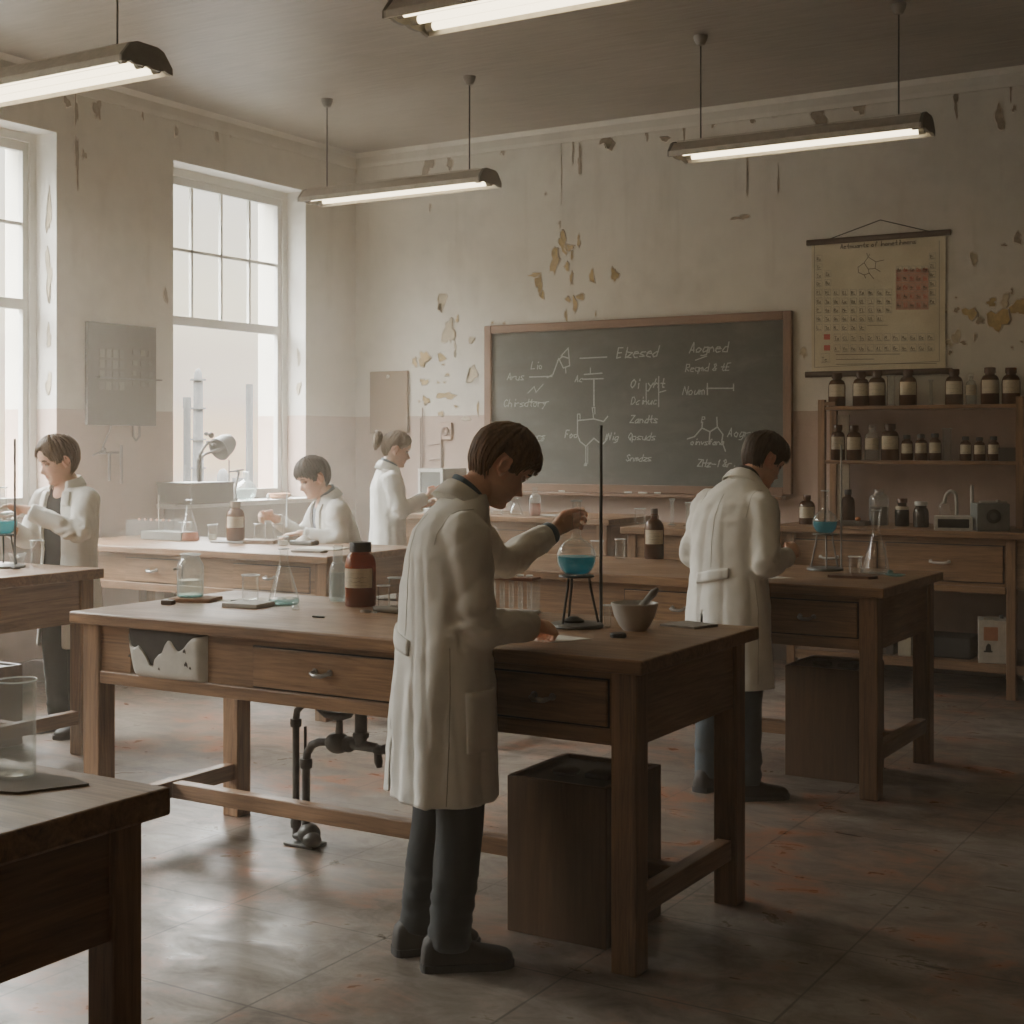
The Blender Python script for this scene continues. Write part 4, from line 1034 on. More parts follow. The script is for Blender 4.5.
def hair(parent, c, mat, M, style, rnd):
    mb = MB(); n, m = 46, 72
    def line(a):                                            # lower hair limit by azimuth from the front
        d = abs((math.degrees(a) - 90 + 180) % 360 - 180)
        if style == 'boy': tab = [(0, .052), (30, .050), (48, .030), (62, .020), (72, -.012), (84, -.018), (92, .020), (106, .022), (114, -.040), (140, -.070), (180, -.078)]
        elif style == 'girl': tab = [(0, .076), (25, .068), (45, .036), (60, .012), (75, -.012), (90, -.012), (104, -.004), (114, -.055), (140, -.082), (180, -.088)]
        else: tab = [(0, .070), (30, .062), (55, .032), (75, .004), (90, .010), (104, .014), (118, -.030), (150, -.062), (180, -.066)]
        return interp(tab, d)
    th0 = {'boy': .014, 'girl': .015, 'bun': .009}[style]
    def sh(z, a, off):
        p = head_surf(min(z, .1149), a); b = head_surf(min(z, .1149), a)
        nrm = V((b.x, b.y + .004, max(z, -.04) * .9 + .01)).normalized(); return p + nrm * off
    vs = []; fs = []
    for k in range(m):
        a = 2 * PI * k / m; lo = line(a)
        for i in range(n + 1):
            t = i / n; z = lo + (.1149 - lo) * (1 - (1 - t) ** 1.6)
            th = th0 * (min(1, t * 5 + .12)) * (1 + .14 * math.sin(9 * a + 3 * t) + .1 * math.sin(23 * a))
            if style == 'boy' and t > .3: th += .005 * math.sin(min(1, (t - .3) / .5) * PI / 2)
            vs.append(sh(z, a, th))
    for k in range(m):
        for i in range(n): a, b = k * (n + 1) + i, ((k + 1) % m) * (n + 1) + i; fs.append((a, b, b + 1, a + 1))
    # inner skin so the cap is closed at the hairline
    o = len(vs)
    for k in range(m): vs.append(sh(line(2 * PI * k / m), 2 * PI * k / m, -.006))
    for k in range(m): fs.append((k * (n + 1), o + k, o + (k + 1) % m, ((k + 1) % m) * (n + 1)))
    mb.add(vs, fs)
    part = c.get('part', 1)
    nl = 230 if style != 'bun' else 150
    for q in range(nl):
        a0 = 2 * PI * (q + rnd.random() * .8) / nl
        d = (math.degrees(a0) - 90 + 180) % 360 - 180
        pts = []; rs = []; steps = 9
        lo = line(a0); front = abs(d) < 52
        ear = 72 < abs(d) < 116
        ext = rnd.uniform(-.004, .012) if not front else {'boy': rnd.uniform(.006, .022), 'girl': rnd.uniform(-.002, .006), 'bun': 0}[style]
        top = rnd.uniform(.075, .113) if not front else .111
        drift = rnd.uniform(-.10, .10) + (part * .55 if front and style != 'bun' else 0)
        if ear: ext = -.006; drift = rnd.uniform(-.03, .03)
        of = rnd.uniform(.010, .017) if style != 'bun' else rnd.uniform(.006, .011)
        for i in range(steps + 1):
            t = i / steps; z = top + (lo - ext - top) * t ** (.85)
            off = of * (1 - .45 * t) + .004 * math.sin(t * 4 + q)
            if front and style == 'boy': off += .004 * t * t
            pts.append(sh(z, a0 + drift * t, off)); rs.append((.0070 * (1 - t) ** .5 * (.8 + .4 * math.sin(t * PI)) + .0012, .0036 * (1 - t * .7)))
        mb.tube(pts, rs, 7, up=pts[0].cross(V((0, 0, 1))) if pts[0].cross(V((0, 0, 1))).length > 1e-4 else None)
    for k in c.get('locks', ()):                            # hand-placed fringe locks in head coordinates
        p = smooth_path(k, 4); L = len(p)
        mb.tube(p, [(.010 * (1 - i / L) ** .6 + .0012, .0045 * (1 - i / L) + .0008) for i in range(L)], 8)
    if style == 'bun':
        B = V((0, -.136, .026))
        for q in range(46):
            t0 = rnd.uniform(0, 6.28); rr = rnd.uniform(.016, .040); ax = rnd.uniform(-.5, .5)
            pts = []
            for i in range(9):
                t = t0 + i * .42; pts.append(B + V((rr * math.cos(t) * 1.0, -.01 + .022 * math.sin(t * .5 + ax), rr * math.sin(t) * 1.6 - .012)))
            mb.tube(pts, [(.008 * math.sin(PI * (i + .7) / 9.6) + .001, .004) for i in range(9)], 6)
        mb.ell(B + V((0, 0, -.008)), (.035, .032, .062)); mb.tube([B + V((0, .03, .012)), B + V((0, .006, .006))], [.017, .014], 12)
    mb.xf(M)
    return mb.build('hair', mat, parent, 70)

def person(label, loc, heading, c, group=None):
    """c: joints in the body's own frame (x right, y forward, z up), coat rings (z, cx, cy, half width, half depth, yaw)"""
    rnd = random.Random(c.get('seed', 1))
    root = thing('person', label, 'person', loc, math.radians(heading) - PI / 2, group)
    sc = c.get('scale', 1.); root.scale = (sc, sc, sc)
    vox = c.get('vox', .0045); skin = c.get('skin', SKIN)
    J = {k: V(v) for k, v in c['j'].items()}
    rings = sorted(c['rings']); M = rot_head(c)
    N = J['neck']; HD = M @ V((0, -.012, -.055))
    # ---- body: one continuous skin
    mb = MB(); hm = head_mb(); hm.xf(M); mb.add(hm.v, hm.f)
    nd = (HD - N)
    mb.tube(smooth_path([N - V((0, .0, .07)), N, N + nd * .5 + V((0, .004, 0)), HD], 4), lerp_r([.075, .060, .050, .050], 4), 20, dome=True)
    mb.tube([V((0, r[2], r[0])) for r in rings if r[0] > .8], [(max(r[3] - .05, .03), max(r[4] - .045, .03)) for r in rings if r[0] > .8], 20, up=(1, 0, 0), dome=True)
    for s in 'LR':
        S, E_, W = J['sh' + s], J['el' + s], J['wr' + s]
        mb.tube(smooth_path([S * .9 + V((0, 0, S.z * .1)), S, (S + E_) / 2, E_, E_ + (W - E_) * .4, W], 4), lerp_r([.05, .047, .041, .034, .033, .0235], 4), 14, dome=True)
        h = c['hand' + s]; hand(mb, W, h['f'], h['n'], 1 if s == 'R' else -1, h['curl'], h.get('thumb', (.4, .3, .3)), h.get('sc', .92), h.get('spread', 0))
        H, K, A = J['hip' + s], J['kn' + s], J['an' + s]
        mb.tube(smooth_path([H, (H + K) / 2, K, K + (A - K) * .35, A], 3), lerp_r([.066, .056, .044, .042, .028], 3), 12, dome=True)
        td = V((*c['toe' + s], 0)).normalized(); mb.tube([A + V((0, 0, -.01)), V((A.x, A.y, .05)) + td * .04, V((A.x, A.y, .034)) + td * .10], [.026, .022, .016], 10, dome=True)
    mb.tube([J['hipL'], J['hipR']], .075, 14, dome=True); mb.tube([(J['hipL'] + J['hipR']) / 2, V((0, ring_at(rings, .95)[2], .95))], .085, 14, dome=True)
    me = remesh(mb, 'body', vox, 2, .35)
    tone = me.color_attributes.new('tone', 'FLOAT_COLOR', 'POINT'); Mi = M.inverted(); data = []
    for v in me.vertices:
        p = Mi @ v.co; t = [1., 1., 1.]
        if p.y > .03 and -.13 < p.z < .1:
            lip = math.exp(-((p.z + .0625) / .0075) ** 2) * (1 if abs(p.x) < .022 else 0)
            blush = .5 * math.exp(-((abs(p.x) - .040) / .016) ** 2 - ((p.z + .032) / .018) ** 2) + .5 * math.exp(-(p.x / .012) ** 2 - ((p.z + .034) / .012) ** 2)
            for i, f in enumerate((.18, .42, .38)): t[i] *= 1 - lip * f
            for i, f in enumerate((.02, .16, .16)): t[i] *= 1 - blush * f
            eye = math.exp(-((abs(p.x) - .031) / .016) ** 2 - ((p.z - .002) / .009) ** 2)
            for i in range(3): t[i] *= 1 - eye * .45
        if abs(p.x) > .06 and abs(p.z + .012) < .045 and -.04 < p.y < .02: t[1] *= .88; t[2] *= .86
        data += [t[0], t[1], t[2], 1.]
    tone.data.foreach_set('color', data)
    body = link_mesh('body', me, [skin], root)
    # ---- eyes, brows
    for s in (-1, 1):
        ey = MB()
        ey.ell((s * .031, .0665, .001), (.0135, .0125, .0115), None, 14, 10, 0)
        ey.ell((s * .031, .0705, -.003), (.0105, .0095, .0085), None, 12, 8, 1)
        ey.ell((s * .031, .0755, -.0045), (.0048, .0052, .0048), None, 10, 6, 2)
        ey.tube([(s * .019, .0725, -.001), (s * .026, .0795, .0005), (s * .034, .0795, .0005), (s * .044, .069, -.001)], [.0012, .0016, .0017, .001], 6, 3)
        ey.xf(M); ey.build('eye', [LID, EYEW, IRIS, BROW], root, 60)
    for s in (-1, 1):
        bw = MB().tube([(s * .014, .0865, .0175), (s * .026, .0875, .0225), (s * .038, .0815, .0215), (s * .047, .072, .0165)], [(.0016, .0030), (.002, .0042), (.002, .0035), (.001, .0015)], 8, up=(0, -1, 0))
        bw.xf(M); bw.build('eyebrow', BROW, root, 60)
    hair(root, c, c['hairmat'], M, c['style'], rnd)
    # ---- trousers and shoes
    tb = MB()
    for s in 'LR':
        H, K, A = J['hip' + s], J['kn' + s], J['an' + s]
        tb.tube(smooth_path([H, (H + K) / 2, K, (K + A) / 2, V((A.x, A.y, A.z - .03))], 4), lerp_r([.080, .080, .070, .065, .063], 4), 20, dome=False)
    tb.ell((J['hipL'] + J['hipR']) / 2 + V((0, 0, .02)), (.135, .088, .12))
    me = remesh(tb, 'trousers', .009, 2)
    for v in me.vertices:
        p = v.co; a = max(0, 1 - abs(p.z - .17) / .16); nrm = v.normal
        v.co = p + nrm * (.010 * a * noise.noise(V((p.x * 9, p.y * 9, p.z * 38 + c.get('seed', 1)))) + .005 * noise.noise(V((p.x * 22, p.y * 22, p.z * 9))))
    link_mesh('trousers', me, [c['trous']], root)
    for s in 'LR': shoe(root, J['an' + s], c['toe' + s])
    # ---- coat
    cm = c.get('coat', COATM)
    ct = MB(); fr = fine_rings(rings, 4); loft(ct, fr)
    for s in 'LR':
        S, E_, W = J['sh' + s], J['el' + s], J['wr' + s]; sg = 1 if s == 'R' else -1
        inn = S + V((-sg * .07, 0, .0)); cuff = E_ + (W - E_) * c.get('cuff', .93)
        ct.tube(smooth_path([inn, S, (S + E_) / 2, E_, (E_ + cuff) / 2, cuff], 5), lerp_r([.055, .071, .064, .059, .051, .047], 5), 20, dome=False)
        ct.ell(S + V((-sg * .016, 0, .002)), (.056, .062, .054))
    vz = c.get('cvox', .010)
    me = remesh(ct, 'lab_coat', vz, 3, .5)
    hem = rings[0][0]; waist = c.get('waist', .95)
    segs = [(J['sh' + s] + V((0, 0, 0)), J['el' + s], J['wr' + s]) for s in 'LR']
    def armdist(p):
        best = (9, 0, 0)
        for si, (a, b, d) in enumerate(segs):
            for q, (u, w) in enumerate(((a, b), (b, d))):
                L = w - u; t = max(0, min(1, (p - u).dot(L) / L.length_squared)); ds = (p - (u + L * t)).length
                if ds < best[0]: best = (ds, si, q + t)
        return best
    sd = c.get('seed', 1) * 3.7; am = c.get('fold', 1.)
    newco = []
    def crease(q): return (1 - min(1, abs(noise.noise(q)) * 2.4)) ** 2
    for v in me.vertices:
        p = v.co; ds, si, t = armdist(p); r = ring_at(rings, p.z); th = math.atan2(p.y - r[2], p.x - r[1])
        torso_r = max(abs(p.x - r[1]) / max(r[3], .01), abs(p.y - r[2]) / max(r[4], .01))
        st_ = lambda a, b, x: (lambda u: u * u * (3 - 2 * u))(max(0, min(1, (x - a) / (b - a))))
        ws = st_(.105, .075, ds) * max(st_(.70, .95, torso_r), st_(.25, .5, t)); f = fs_ = 0
        if ws > 0:
            k = math.exp(-((t - 1.) / .35) ** 2)
            f = (.005 + .007 * k) * noise.noise(p * 15 + V((sd, 0, 0))) + .003 * noise.noise(p * 30)
            a_, b_, d_ = segs[si]; ax = ((b_ - a_) if t < 1 else (d_ - b_)).normalized(); al = p.dot(ax); pr_ = p - ax * al
            f -= (.005 + .006 * k) * crease(V((pr_.x * 7 + sd, pr_.y * 7 + al * 9, pr_.z * 7 + al * 5)))
            fs_ = f; f = 0
        if ws < 1:
            if p.z < waist:
                g = (waist - p.z) / (waist - hem + .01)
                f = .013 * g * (math.sin(6 * th + sd + .8 * math.sin(2 * th)) * .5 + math.sin(11 * th + sd * 2) * .35 + .9 * noise.noise(V((th * 2.6, p.z * 1.6, sd))))
            f += .008 * noise.noise(V((p.x * 13, p.y * 13, p.z * 3.2 + sd))) + .0035 * noise.noise(p * 24)
            # long creases from the shoulder blades down, deeper in the skirt
            f -= (.0048 if p.z > waist else .0075) * crease(V((th * 2.0 + p.z * .8, p.z * .9, sd + 4))) * min(1, max(0, (N.z - .04 - p.z) / .12))
        newco.append(p + v.normal * (fs_ * ws + f * (1 - ws)) * am)
    for v, q in zip(me.vertices, newco): v.co = q
    bm = bmesh.new(); bm.from_mesh(me)
    kill = []
    op = c.get('open'); vent = c.get('vent')
    for f in bm.faces:
        q = f.calc_center_median(); nn = f.normal
        if q.z < hem + .016: kill.append(f); continue
        r = ring_at(rings, q.z)
        if op and q.y > r[2]:
            ds, si, t = armdist(q)
            if abs(q.x - interp(op['x'], q.z)) < interp(op['w'], q.z) and not (ds < .075 and t > .2) and q.z < N.z + .01: kill.append(f); continue
        if vent and q.y < r[2] and q.z < vent[1]:
            if abs(q.x - vent[0]) < .004 + vent[2] * (vent[1] - q.z): kill.append(f); continue
        for a, b, d in segs:
            L = (d - b).normalized()
            if (q - b).dot(L) > ((d - b).length * c.get('cuff', .93) - .014) and (q - d).length < .09 and nn.dot(L) > .55: kill.append(f); break
    bmesh.ops.delete(bm, geom=kill, context='FACES')
    for _ in range(3):                                      # even out the cut edges
        ed = [v for v in bm.verts if v.is_boundary]; mv = {}
        for v in ed:
            nb = [e.other_vert(v) for e in v.link_edges if e.is_boundary]
            if len(nb) == 2: mv[v] = v.co * .4 + (nb[0].co + nb[1].co) * .3
        for v, q in mv.items(): v.co = q
    tree = BVHTree.FromBMesh(bm)
    bm.to_mesh(me); bm.free()
    coat = link_mesh('lab_coat', me, [cm], root)
    sl = coat.modifiers.new('cloth_thickness', 'SOLIDIFY'); sl.thickness = .005; sl.offset = -1
    def cast(org, d, off=.004):
        h, nrm, _, _ = tree.ray_cast(V(org), V(d).normalized(), 1.2)
        return None if h is None else h - V(d).normalized() * off
    def strip(name, rows, parent=coat, mat=None, thick=.006):
        """a sewn-on patch: rows of points already lying on the coat"""
        rows = [[p for p in r] for r in rows]; vs = []; fs = []; n = len(rows[0])
        if any(p is None for r in rows for p in r): return None
        for r in rows: vs += r
        for i in range(len(rows) - 1):
            for k in range(n - 1): fs.append((i * n + k, i * n + k + 1, (i + 1) * n + k + 1, (i + 1) * n + k))
        o = MB().add(vs, fs).build(name, mat or cm, parent, 60); s_ = o.modifiers.new('cloth_thickness', 'SOLIDIFY'); s_.thickness = thick; s_.offset = 0
        return o
    if c.get('belt'):
        z0, hgt, a0, a1, dz = c['belt']; rows = []
        for j in range(5):
            row = []
            for i in range(19):
                a = a0 + (a1 - a0) * i / 18; z = z0 + dz * (i / 18 - .5) + (j / 4 - .5) * hgt; r = ring_at(rings, z)
                d = V((math.sin(a), -math.cos(a), 0)); row.append(cast(V((r[1], r[2], z)) + d * .6, -d, .006 if 0 < j < 4 else .003))
            rows.append(row)
        strip('half_belt', rows, thick=.009)
    for pc in c.get('pockets', ()):
        ax, z0, wd, hh = pc; d = V((math.cos(ax), math.sin(ax), 0)); sidev = V((-d.y, d.x, 0)); rows = []
        r = ring_at(rings, z0)
        for j in range(8):
            rows.append([cast(V((r[1], r[2], z0 + (j / 7 - .5) * hh)) + sidev * (i / 7 - .5) * wd + d * .6, -d, .004) for i in range(8)])
        strip('pocket', rows, thick=.007)
    for line in c.get('seams', ()):
        pts = []; line = [tuple(p + (q - p) * k / 14 for p, q in zip(u, w)) for u, w in zip(line, line[1:]) for k in range(15)]
        for (a, z) in line:
            r = ring_at(rings, z); d = V((math.sin(a), -math.cos(a), 0)); h = cast(V((r[1], r[2], z)) + d * .6, -d, .0005)
            if h is not None: pts.append(h)
        if len(pts) > 1: MB().tube(pts, .0016, 6).build('seam', SEAM, coat, 60)
    for s in c.get('armhole', ''):
        S = J['sh' + s]; sg = 1 if s == 'R' else -1; pts = []
        for i in range(15):
            t = -.35 + 2.5 * i / 14; dr = V((0, -math.sin(t), math.cos(t)))
            h = cast(S + V((-sg * .026, 0, -.02)) + dr * .4, -dr, .0)
            if h is not None and (h - S).length < .10: pts.append(h)
        if len(pts) > 2: MB().tube(pts, .0016, 6).build('seam', SEAM, coat, 60)
    # collar: stands up round the neck and folds over
    nx = (nd.normalized() * .55 + V((0, 0, 1)) * .45).normalized(); fx = V((0, 1, 0)); fx = (fx - nx * fx.dot(nx)).normalized(); sx = fx.cross(nx) * 1
    def band(name, rad, prof, mat, gap, parent=coat, th=.004):
        rows = []
        for h_, ro in prof:
            row = []
            for i in range(33):
                a = -PI + gap + (2 * PI - 2 * gap) * i / 32 + PI    # starts and ends at the front
                back = .5 - .5 * math.cos(a)                        # 1 at the back
                d = fx * math.cos(a) + sx * math.sin(a)
                row.append(N + d * (rad + ro) * (1.08 if abs(math.sin(a)) > .5 else 1.) + nx * (h_ * (.55 + .45 * back) - .012 * (1 - back)))
            rows.append(row)
        vs = [p for r in rows for p in r]; n = 33; fs = [(i * n + k, i * n + k + 1, (i + 1) * n + k + 1, (i + 1) * n + k) for i in range(len(rows) - 1) for k in range(n - 1)]
        o = MB().add(vs, fs).build(name, mat, parent, 70); s_ = o.modifiers.new('cloth_thickness', 'SOLIDIFY'); s_.thickness = th
        return o
    g = c.get('collar_gap', .35)
    band('collar', .062, [(-.03, .006), (.010, .002), (.030, .000), (.034, .003), (.029, .009), (.008, .019), (-.022, .028)], cm, g)
    if op:
        sh = MB(); loft(sh, fine_rings([(r[0], r[1], r[2], r[3] - .012, r[4] - .012, r[5]) for r in rings if r[0] > .55] , 3)); ob = sh.build('shirt', c['shirt'], root, 180)
        for s in (-1, 1):
            rows = []
            zt_, zb_ = N.z - .045, op.get('lap', 1.05)
            for j in range(12):
                t = j / 11; z = zt_ + (zb_ - zt_) * t; x0 = interp(op['x'], z) + s * (interp(op['w'], z) + .003); wl = .052 * (1 - t) * (.75 + .6 * min(t * 2.2, 1)) + .006
                if .30 < t < .38: wl += .006
                rows.append([cast((x0 + s * wl * i / 5, 1., z), (0, -1, 0), .006 + .004 * math.sin(i / 5 * PI)) for i in range(6)])
            ok_ = []
            for r in rows:
                if any(p is None or p.y > ring_at(rings, p.z)[2] + ring_at(rings, p.z)[4] + .045 for p in r): break
                ok_.append(r)
            rows = ok_
            if len(rows) > 3: strip('lapel', rows, thick=.005)
    if c.get('shirt_collar', True): band('shirt_collar', .056, [(-.03, .002), (.036, .0), (.052, .001)], c['shirt'], .4, root)
    if c.get('shirt_cuffs'):
        for s in c['shirt_cuffs']:
            E_, W = J['el' + s], J['wr' + s]; d = W - E_; cf = c.get('cuff', .93)
            MB().tube([E_ + d * (cf - .06), E_ + d * (cf + .0), E_ + d * (cf + .085)], [.040, .039, .0385], 20, caps=False).build('shirt_cuff', c['shirt'], root, 60).modifiers.new('cloth_thickness', 'SOLIDIFY').thickness = .004
    return root
FIST = [(1.0, 1.3, .9)] * 4
RELAX = [(.35, .45, .3), (.4, .5, .3), (.45, .55, .35), (.5, .6, .4)]

# ------------------------------------------------------------------ glassware and small things
def wx(px, y):
    """world x of the photo column px on the plane at depth y"""
    c_, s_ = math.cos(math.radians(31.3)), math.sin(math.radians(31.3)); l = (px - 512) / 1430.
    return (c_ * l - s_) * y / (s_ * l + c_)
def rim(mb, r, z, t=.0022, seg=28):
    mb.lathe([(r + t * math.cos(a), z + t * math.sin(a)) for a in [2 * PI * k / 8 for k in range(8)]], seg, close=True)
def shell(outer, t=.0018, base=.003):
    """closed glass wall from an outer profile (r, z) that starts at the axis"""
    inner = []
    for i, (r, z) in enumerate(outer):
        inner.append((max(r - t, 0), z + (base if i < 2 else 0)) if r > 0 else (0, z + base))
    return outer + inner[::-1]
def vessel(name, label, cat, loc, outer, glass=GLASS, fill=None, fillmat=None, rimr=True, group=None, rz=0, seg=30, t=.0018):
    th = thing(name, label, cat, loc, rz, group)
    MB().lathe(shell(outer, t), seg).build('glass_wall', glass, th, 50)
    if rimr:
        m = MB(); rim(m, outer[-1][0] - .0008, outer[-1][1], .0024 if rimr is True else rimr, seg); m.build('rim', RIM, th, 180)
    if fill:
        pr = [(0, outer[0][1] + .0045)]
        for (r, z), (r2, z2) in zip(outer, outer[1:]):
            if r <= 0: pr.append((max(r2 - t - .0015, 0), z2 + .0045 if z2 < .004 else z2)); continue
            if z2 <= fill: pr.append((r2 - t - .0015, z2))
            else:
                if z < fill: k = (fill - z) / (z2 - z); pr.append((r + (r2 - r) * k - t - .0015, fill))
                break
        pr.append((0, fill)); MB().lathe(pr, seg).build('liquid', fillmat or WATER, th, 50)
    return th
def beaker(label, loc, r=.032, h=.085, fill=None, mat=None, group=None, glass=GLASS, name='beaker', spout=True):
    o = [(0, 0), (r - .005, 0), (r - .001, .004), (r, .010), (r, h - .006), (r + .0015, h - .002), (r + .003, h)]
    return vessel(name, label, 'beaker', loc, o, glass, fill, mat, group=group)
def erlen(label, loc, r=.052, h=.15, rn=.015, neck=.035, fill=None, mat=None, name='conical_flask'):
    o = [(0, 0), (r - .008, 0), (r - .002, .003), (r, .010), (r - .002, .018)]
    for k in range(1, 9):
        t = k / 8; o.append((r - .002 + (rn - r + .002) * (t * .85 + .15 * t * t), .018 + (h - neck - .018) * t))
    o += [(rn, h - neck + .01), (rn, h - .004), (rn + .004, h)]
    return vessel(name, label, 'flask', loc, o, GLASS, fill, mat)
def round_pts(R, rn, h, flat=.35, n=14):
    o = [(0, 0)]; a0 = -PI / 2 + flat; zc = R * math.cos(flat)
    a1 = PI / 2 - math.asin(min(.99, (rn * 1.35) / R))
    for k in range(n + 1):
        a = a0 + (a1 - a0) * k / n; o.append((R * math.cos(a), zc + R * math.sin(a)))
    z = o[-1][1]; o += [(rn * 1.08, z + .012), (rn, z + .025), (rn, h - .004), (rn + .004, h)]
    return o
def bottle(label, loc, r=.034, h=.11, neck=.35, nr=.45, mat=AMBER, cap=True, lab=(.30, .62), group=None, rz=0., name='reagent_bottle', seg=26, fill=None, fillmat=None, capmat=None, lines=4, capr=1.18):
    th = thing(name, label, 'bottle', loc, rz, group)
    hb = h * (1 - neck); n_ = r * nr
    o = [(0, 0), (r - .004, 0), (r, .006), (r, hb - r * .35)]
    for k in range(1, 7):
        a = PI / 2 * k / 6; o.append((n_ + (r - n_) * math.cos(a), hb - r * .35 + (r * .35 + h * neck * .42) * math.sin(a)))
    hn = h * (.86 if cap else .97); o += [(n_, hn), (n_ + .003, hn + .002), (n_ + .003, hn + .008), (n_, hn + .010)]
    MB().lathe(shell(o, .002), seg).build('glass_wall', mat, th, 50)
    if cap:
        z = h * .86 - .002; MB().lathe([(0, h), (n_ * capr - .002, h), (n_ * capr, h - .003), (n_ * capr, z), (n_ * capr - .002, z), (0, z)], 20).build('cap', capmat or CAP, th, 40)
    if fill: MB().lathe([(0, .004), (r - .006, .005), (r - .0045, .01), (r - .0045, fill), (0, fill)], seg).build('liquid', fillmat or WATER, th, 50)
    if lab:
        z0, z1 = h * lab[0], h * lab[1]; m = MB(); vs = []; q = 14; rr = r + .0012
        for z in (z0, z1):
            for k in range(q + 1): a = -PI / 2 - 1.05 + 2.1 * k / q; vs.append((rr * math.cos(a), rr * math.sin(a), z))
        m.add(vs, [(k, k + 1, q + 2 + k, q + 1 + k) for k in range(q)])
        if lines:
            rl = random.Random(int(loc[0] * 977) + int(loc[1] * 31)); fn = lambda u, z: ((rr + .0006) * math.cos(-PI / 2 + u / rr), (rr + .0006) * math.sin(-PI / 2 + u / rr), z)
            hh = (z1 - z0)
            ribbon(m, [(-r * .85, z0 + hh * .06), (r * .85, z0 + hh * .06)], .0006, fn, 1); ribbon(m, [(-r * .85, z1 - hh * .06), (r * .85, z1 - hh * .06)], .0006, fn, 1)
            for k in range(lines):
                z = z1 - hh * (.25 + .62 * k / max(1, lines - 1)); u = -r * rl.uniform(.45, .7); e_ = r * rl.uniform(.4, .7); pts = []
                while u < e_: pts.append((u, z + rl.uniform(-1, 1) * hh * (.055 if k in (1, 2) else .02))); u += r * .07
                ribbon(m, pts, .0011 if k in (1, 2) else .0007, fn, 1)
        m.build('label', [LABEL, INK], th, 180)
    return th
def slab(name, label, cat, loc, sx, sy, sz, mat, rz=0., bev=.003, wob=0.):
    o = MB().box(-sx / 2, sx / 2, -sy / 2, sy / 2, 0, sz, bev=bev).build(name, mat, None, None, loc); o.rotation_euler = (0, 0, rz)
    return tag(o, label, cat)
def poly_sheet(name, label, cat, loc, pts, sz, mat, rz=0.):
    n = len(pts); m = MB().add([(x, y, z) for z in (0, sz) for x, y in pts], [tuple(reversed(range(n))), tuple(range(n, 2 * n))] + [(i, (i + 1) % n, n + (i + 1) % n, n + i) for i in range(n)])
    o = m.build(name, mat, None, None, loc); o.rotation_euler = (0, 0, rz); return tag(o, label, cat)
T = .9

# --- front bench
slab('wooden_coaster', 'brown wooden board under the wide glass jar on the front bench', 'board', (-3.905, 4.075, T), .17, .13, .014, CORK, .35)
slab('wood_offcut', 'small dark wood block lying left of the jar board', 'block', (-3.90, 3.925, T), .048, .03, .017, m_wood('offcut', 0, (.03, .015, .008), (.08, .04, .02)), .2)
j = vessel('glass_jar', 'wide-mouthed glass jar half full of water on the front bench', 'jar', (-3.928, 4.071, T + .014),
           [(0, 0), (.044, 0), (.050, .006), (.0515, .02), (.0515, .115), (.048, .13), (.036, .147), (.034, .152), (.034, .160), (.038, .164)], GLASSF, .066, WATER, rimr=.003)
MB().lathe([(0, .003), (.0485, .003), (.0500, .008), (.0500, .012), (0, .012)], 30).build('tinted_base', TEAL, j, 50)
MB().tube([(-.050, -.01, .105), (-.064, -.016, .107), (-.070, -.018, .103)], [.006, .005, .006], 10).build('side_spout', GREYM, j, 50)
slab('tile_stack', 'flat pale tile with dark edge carrying a beaker, on the front bench', 'tile', (-3.60, 4.035, T), .155, .125, .016, [LGREY, CARD][0], .15)
beaker('empty beaker standing on the pale tile on the front bench', (-3.635, 4.085, T + .016), .031, .095, name='beaker')
erlen('large clear conical flask with a little pale liquid on the front bench', (-3.54, 4.165, T), .060, .208, .0165, .05, .022, TEAL)
poly_sheet('paper_scrap', 'white paper sheet lying behind the pale tile on the front bench', 'paper', (-3.72, 4.20, T), [(-.13, -.08), (.05, -.11), (.12, .05), (-.05, .09)], .0012, PAPER)
slab('pencil_stub', 'thin dark pencil lying on the paper by the jar', 'pencil', (-3.735, 4.14, T + .0012), .075, .006, .006, IRON, .9)
bottle('clear bottle with a flared neck, standing left of the amber bottle', (-3.42, 4.34, T), .034, .212, .50, .52, GLASSF, False, None, name='glass_bottle', fill=.11)
bottle('big amber bottle with black cap and paper label on the front bench', (-3.255, 4.265, T), .058, .238, .30, .58, AMBER, True, (.30, .60), rz=.42, seg=36, capr=1.22, fill=.13, fillmat=m_glass('amber_liquid', (.6, .22, .05), .5, (.34, .085, .014)))
beaker('small beaker right of the amber bottle, partly behind the boy', (-3.14, 4.33, T), .027, .105)
beaker('short glass cup in front of the small beaker beside the boy', (-3.155, 4.275, T), .022, .08)
tg = thing('glass_stopper', 'tiny clear glass stopper on the bench in front of the conical flask', 'stopper', (-3.375, 4.035, T)); MB().lathe([(0, 0), (.013, 0), (.0145, .004), (.012, .014), (.006, .017), (.006, .020), (.011, .024), (.008, .030), (0, .031)], 18).build('stopper', GLASSF, tg, 50)
slab('metal_clip', 'small dark metal clip lying alone on the front bench', 'clip', (-3.155, 3.895, T), .05, .010, .007, IRON, .1)
m = MB(); m.tube([(-.06, 0, .012), (.0, 0, .013), (.05, .0, .012)], [.010, .013, .012], 10); tag(m.build('cork_grip', m_plain('grip_olive', (.13, .105, .07), .6), None, 50, (-3.03, 4.13, T)), 'olive-brown handle lying on the bench close to the boy', 'handle')
m = MB(); m.lathe([(.014, 0), (.021, 0), (.021, .007), (.014, .007)], 16, close=True); m.box(.019, .05, -.004, .004, 0, .006); tag(m.build('steel_ring', STEEL, None, 40, (-3.115, 4.115, T)), 'small steel ring with a stem lying beside the olive handle', 'ring')

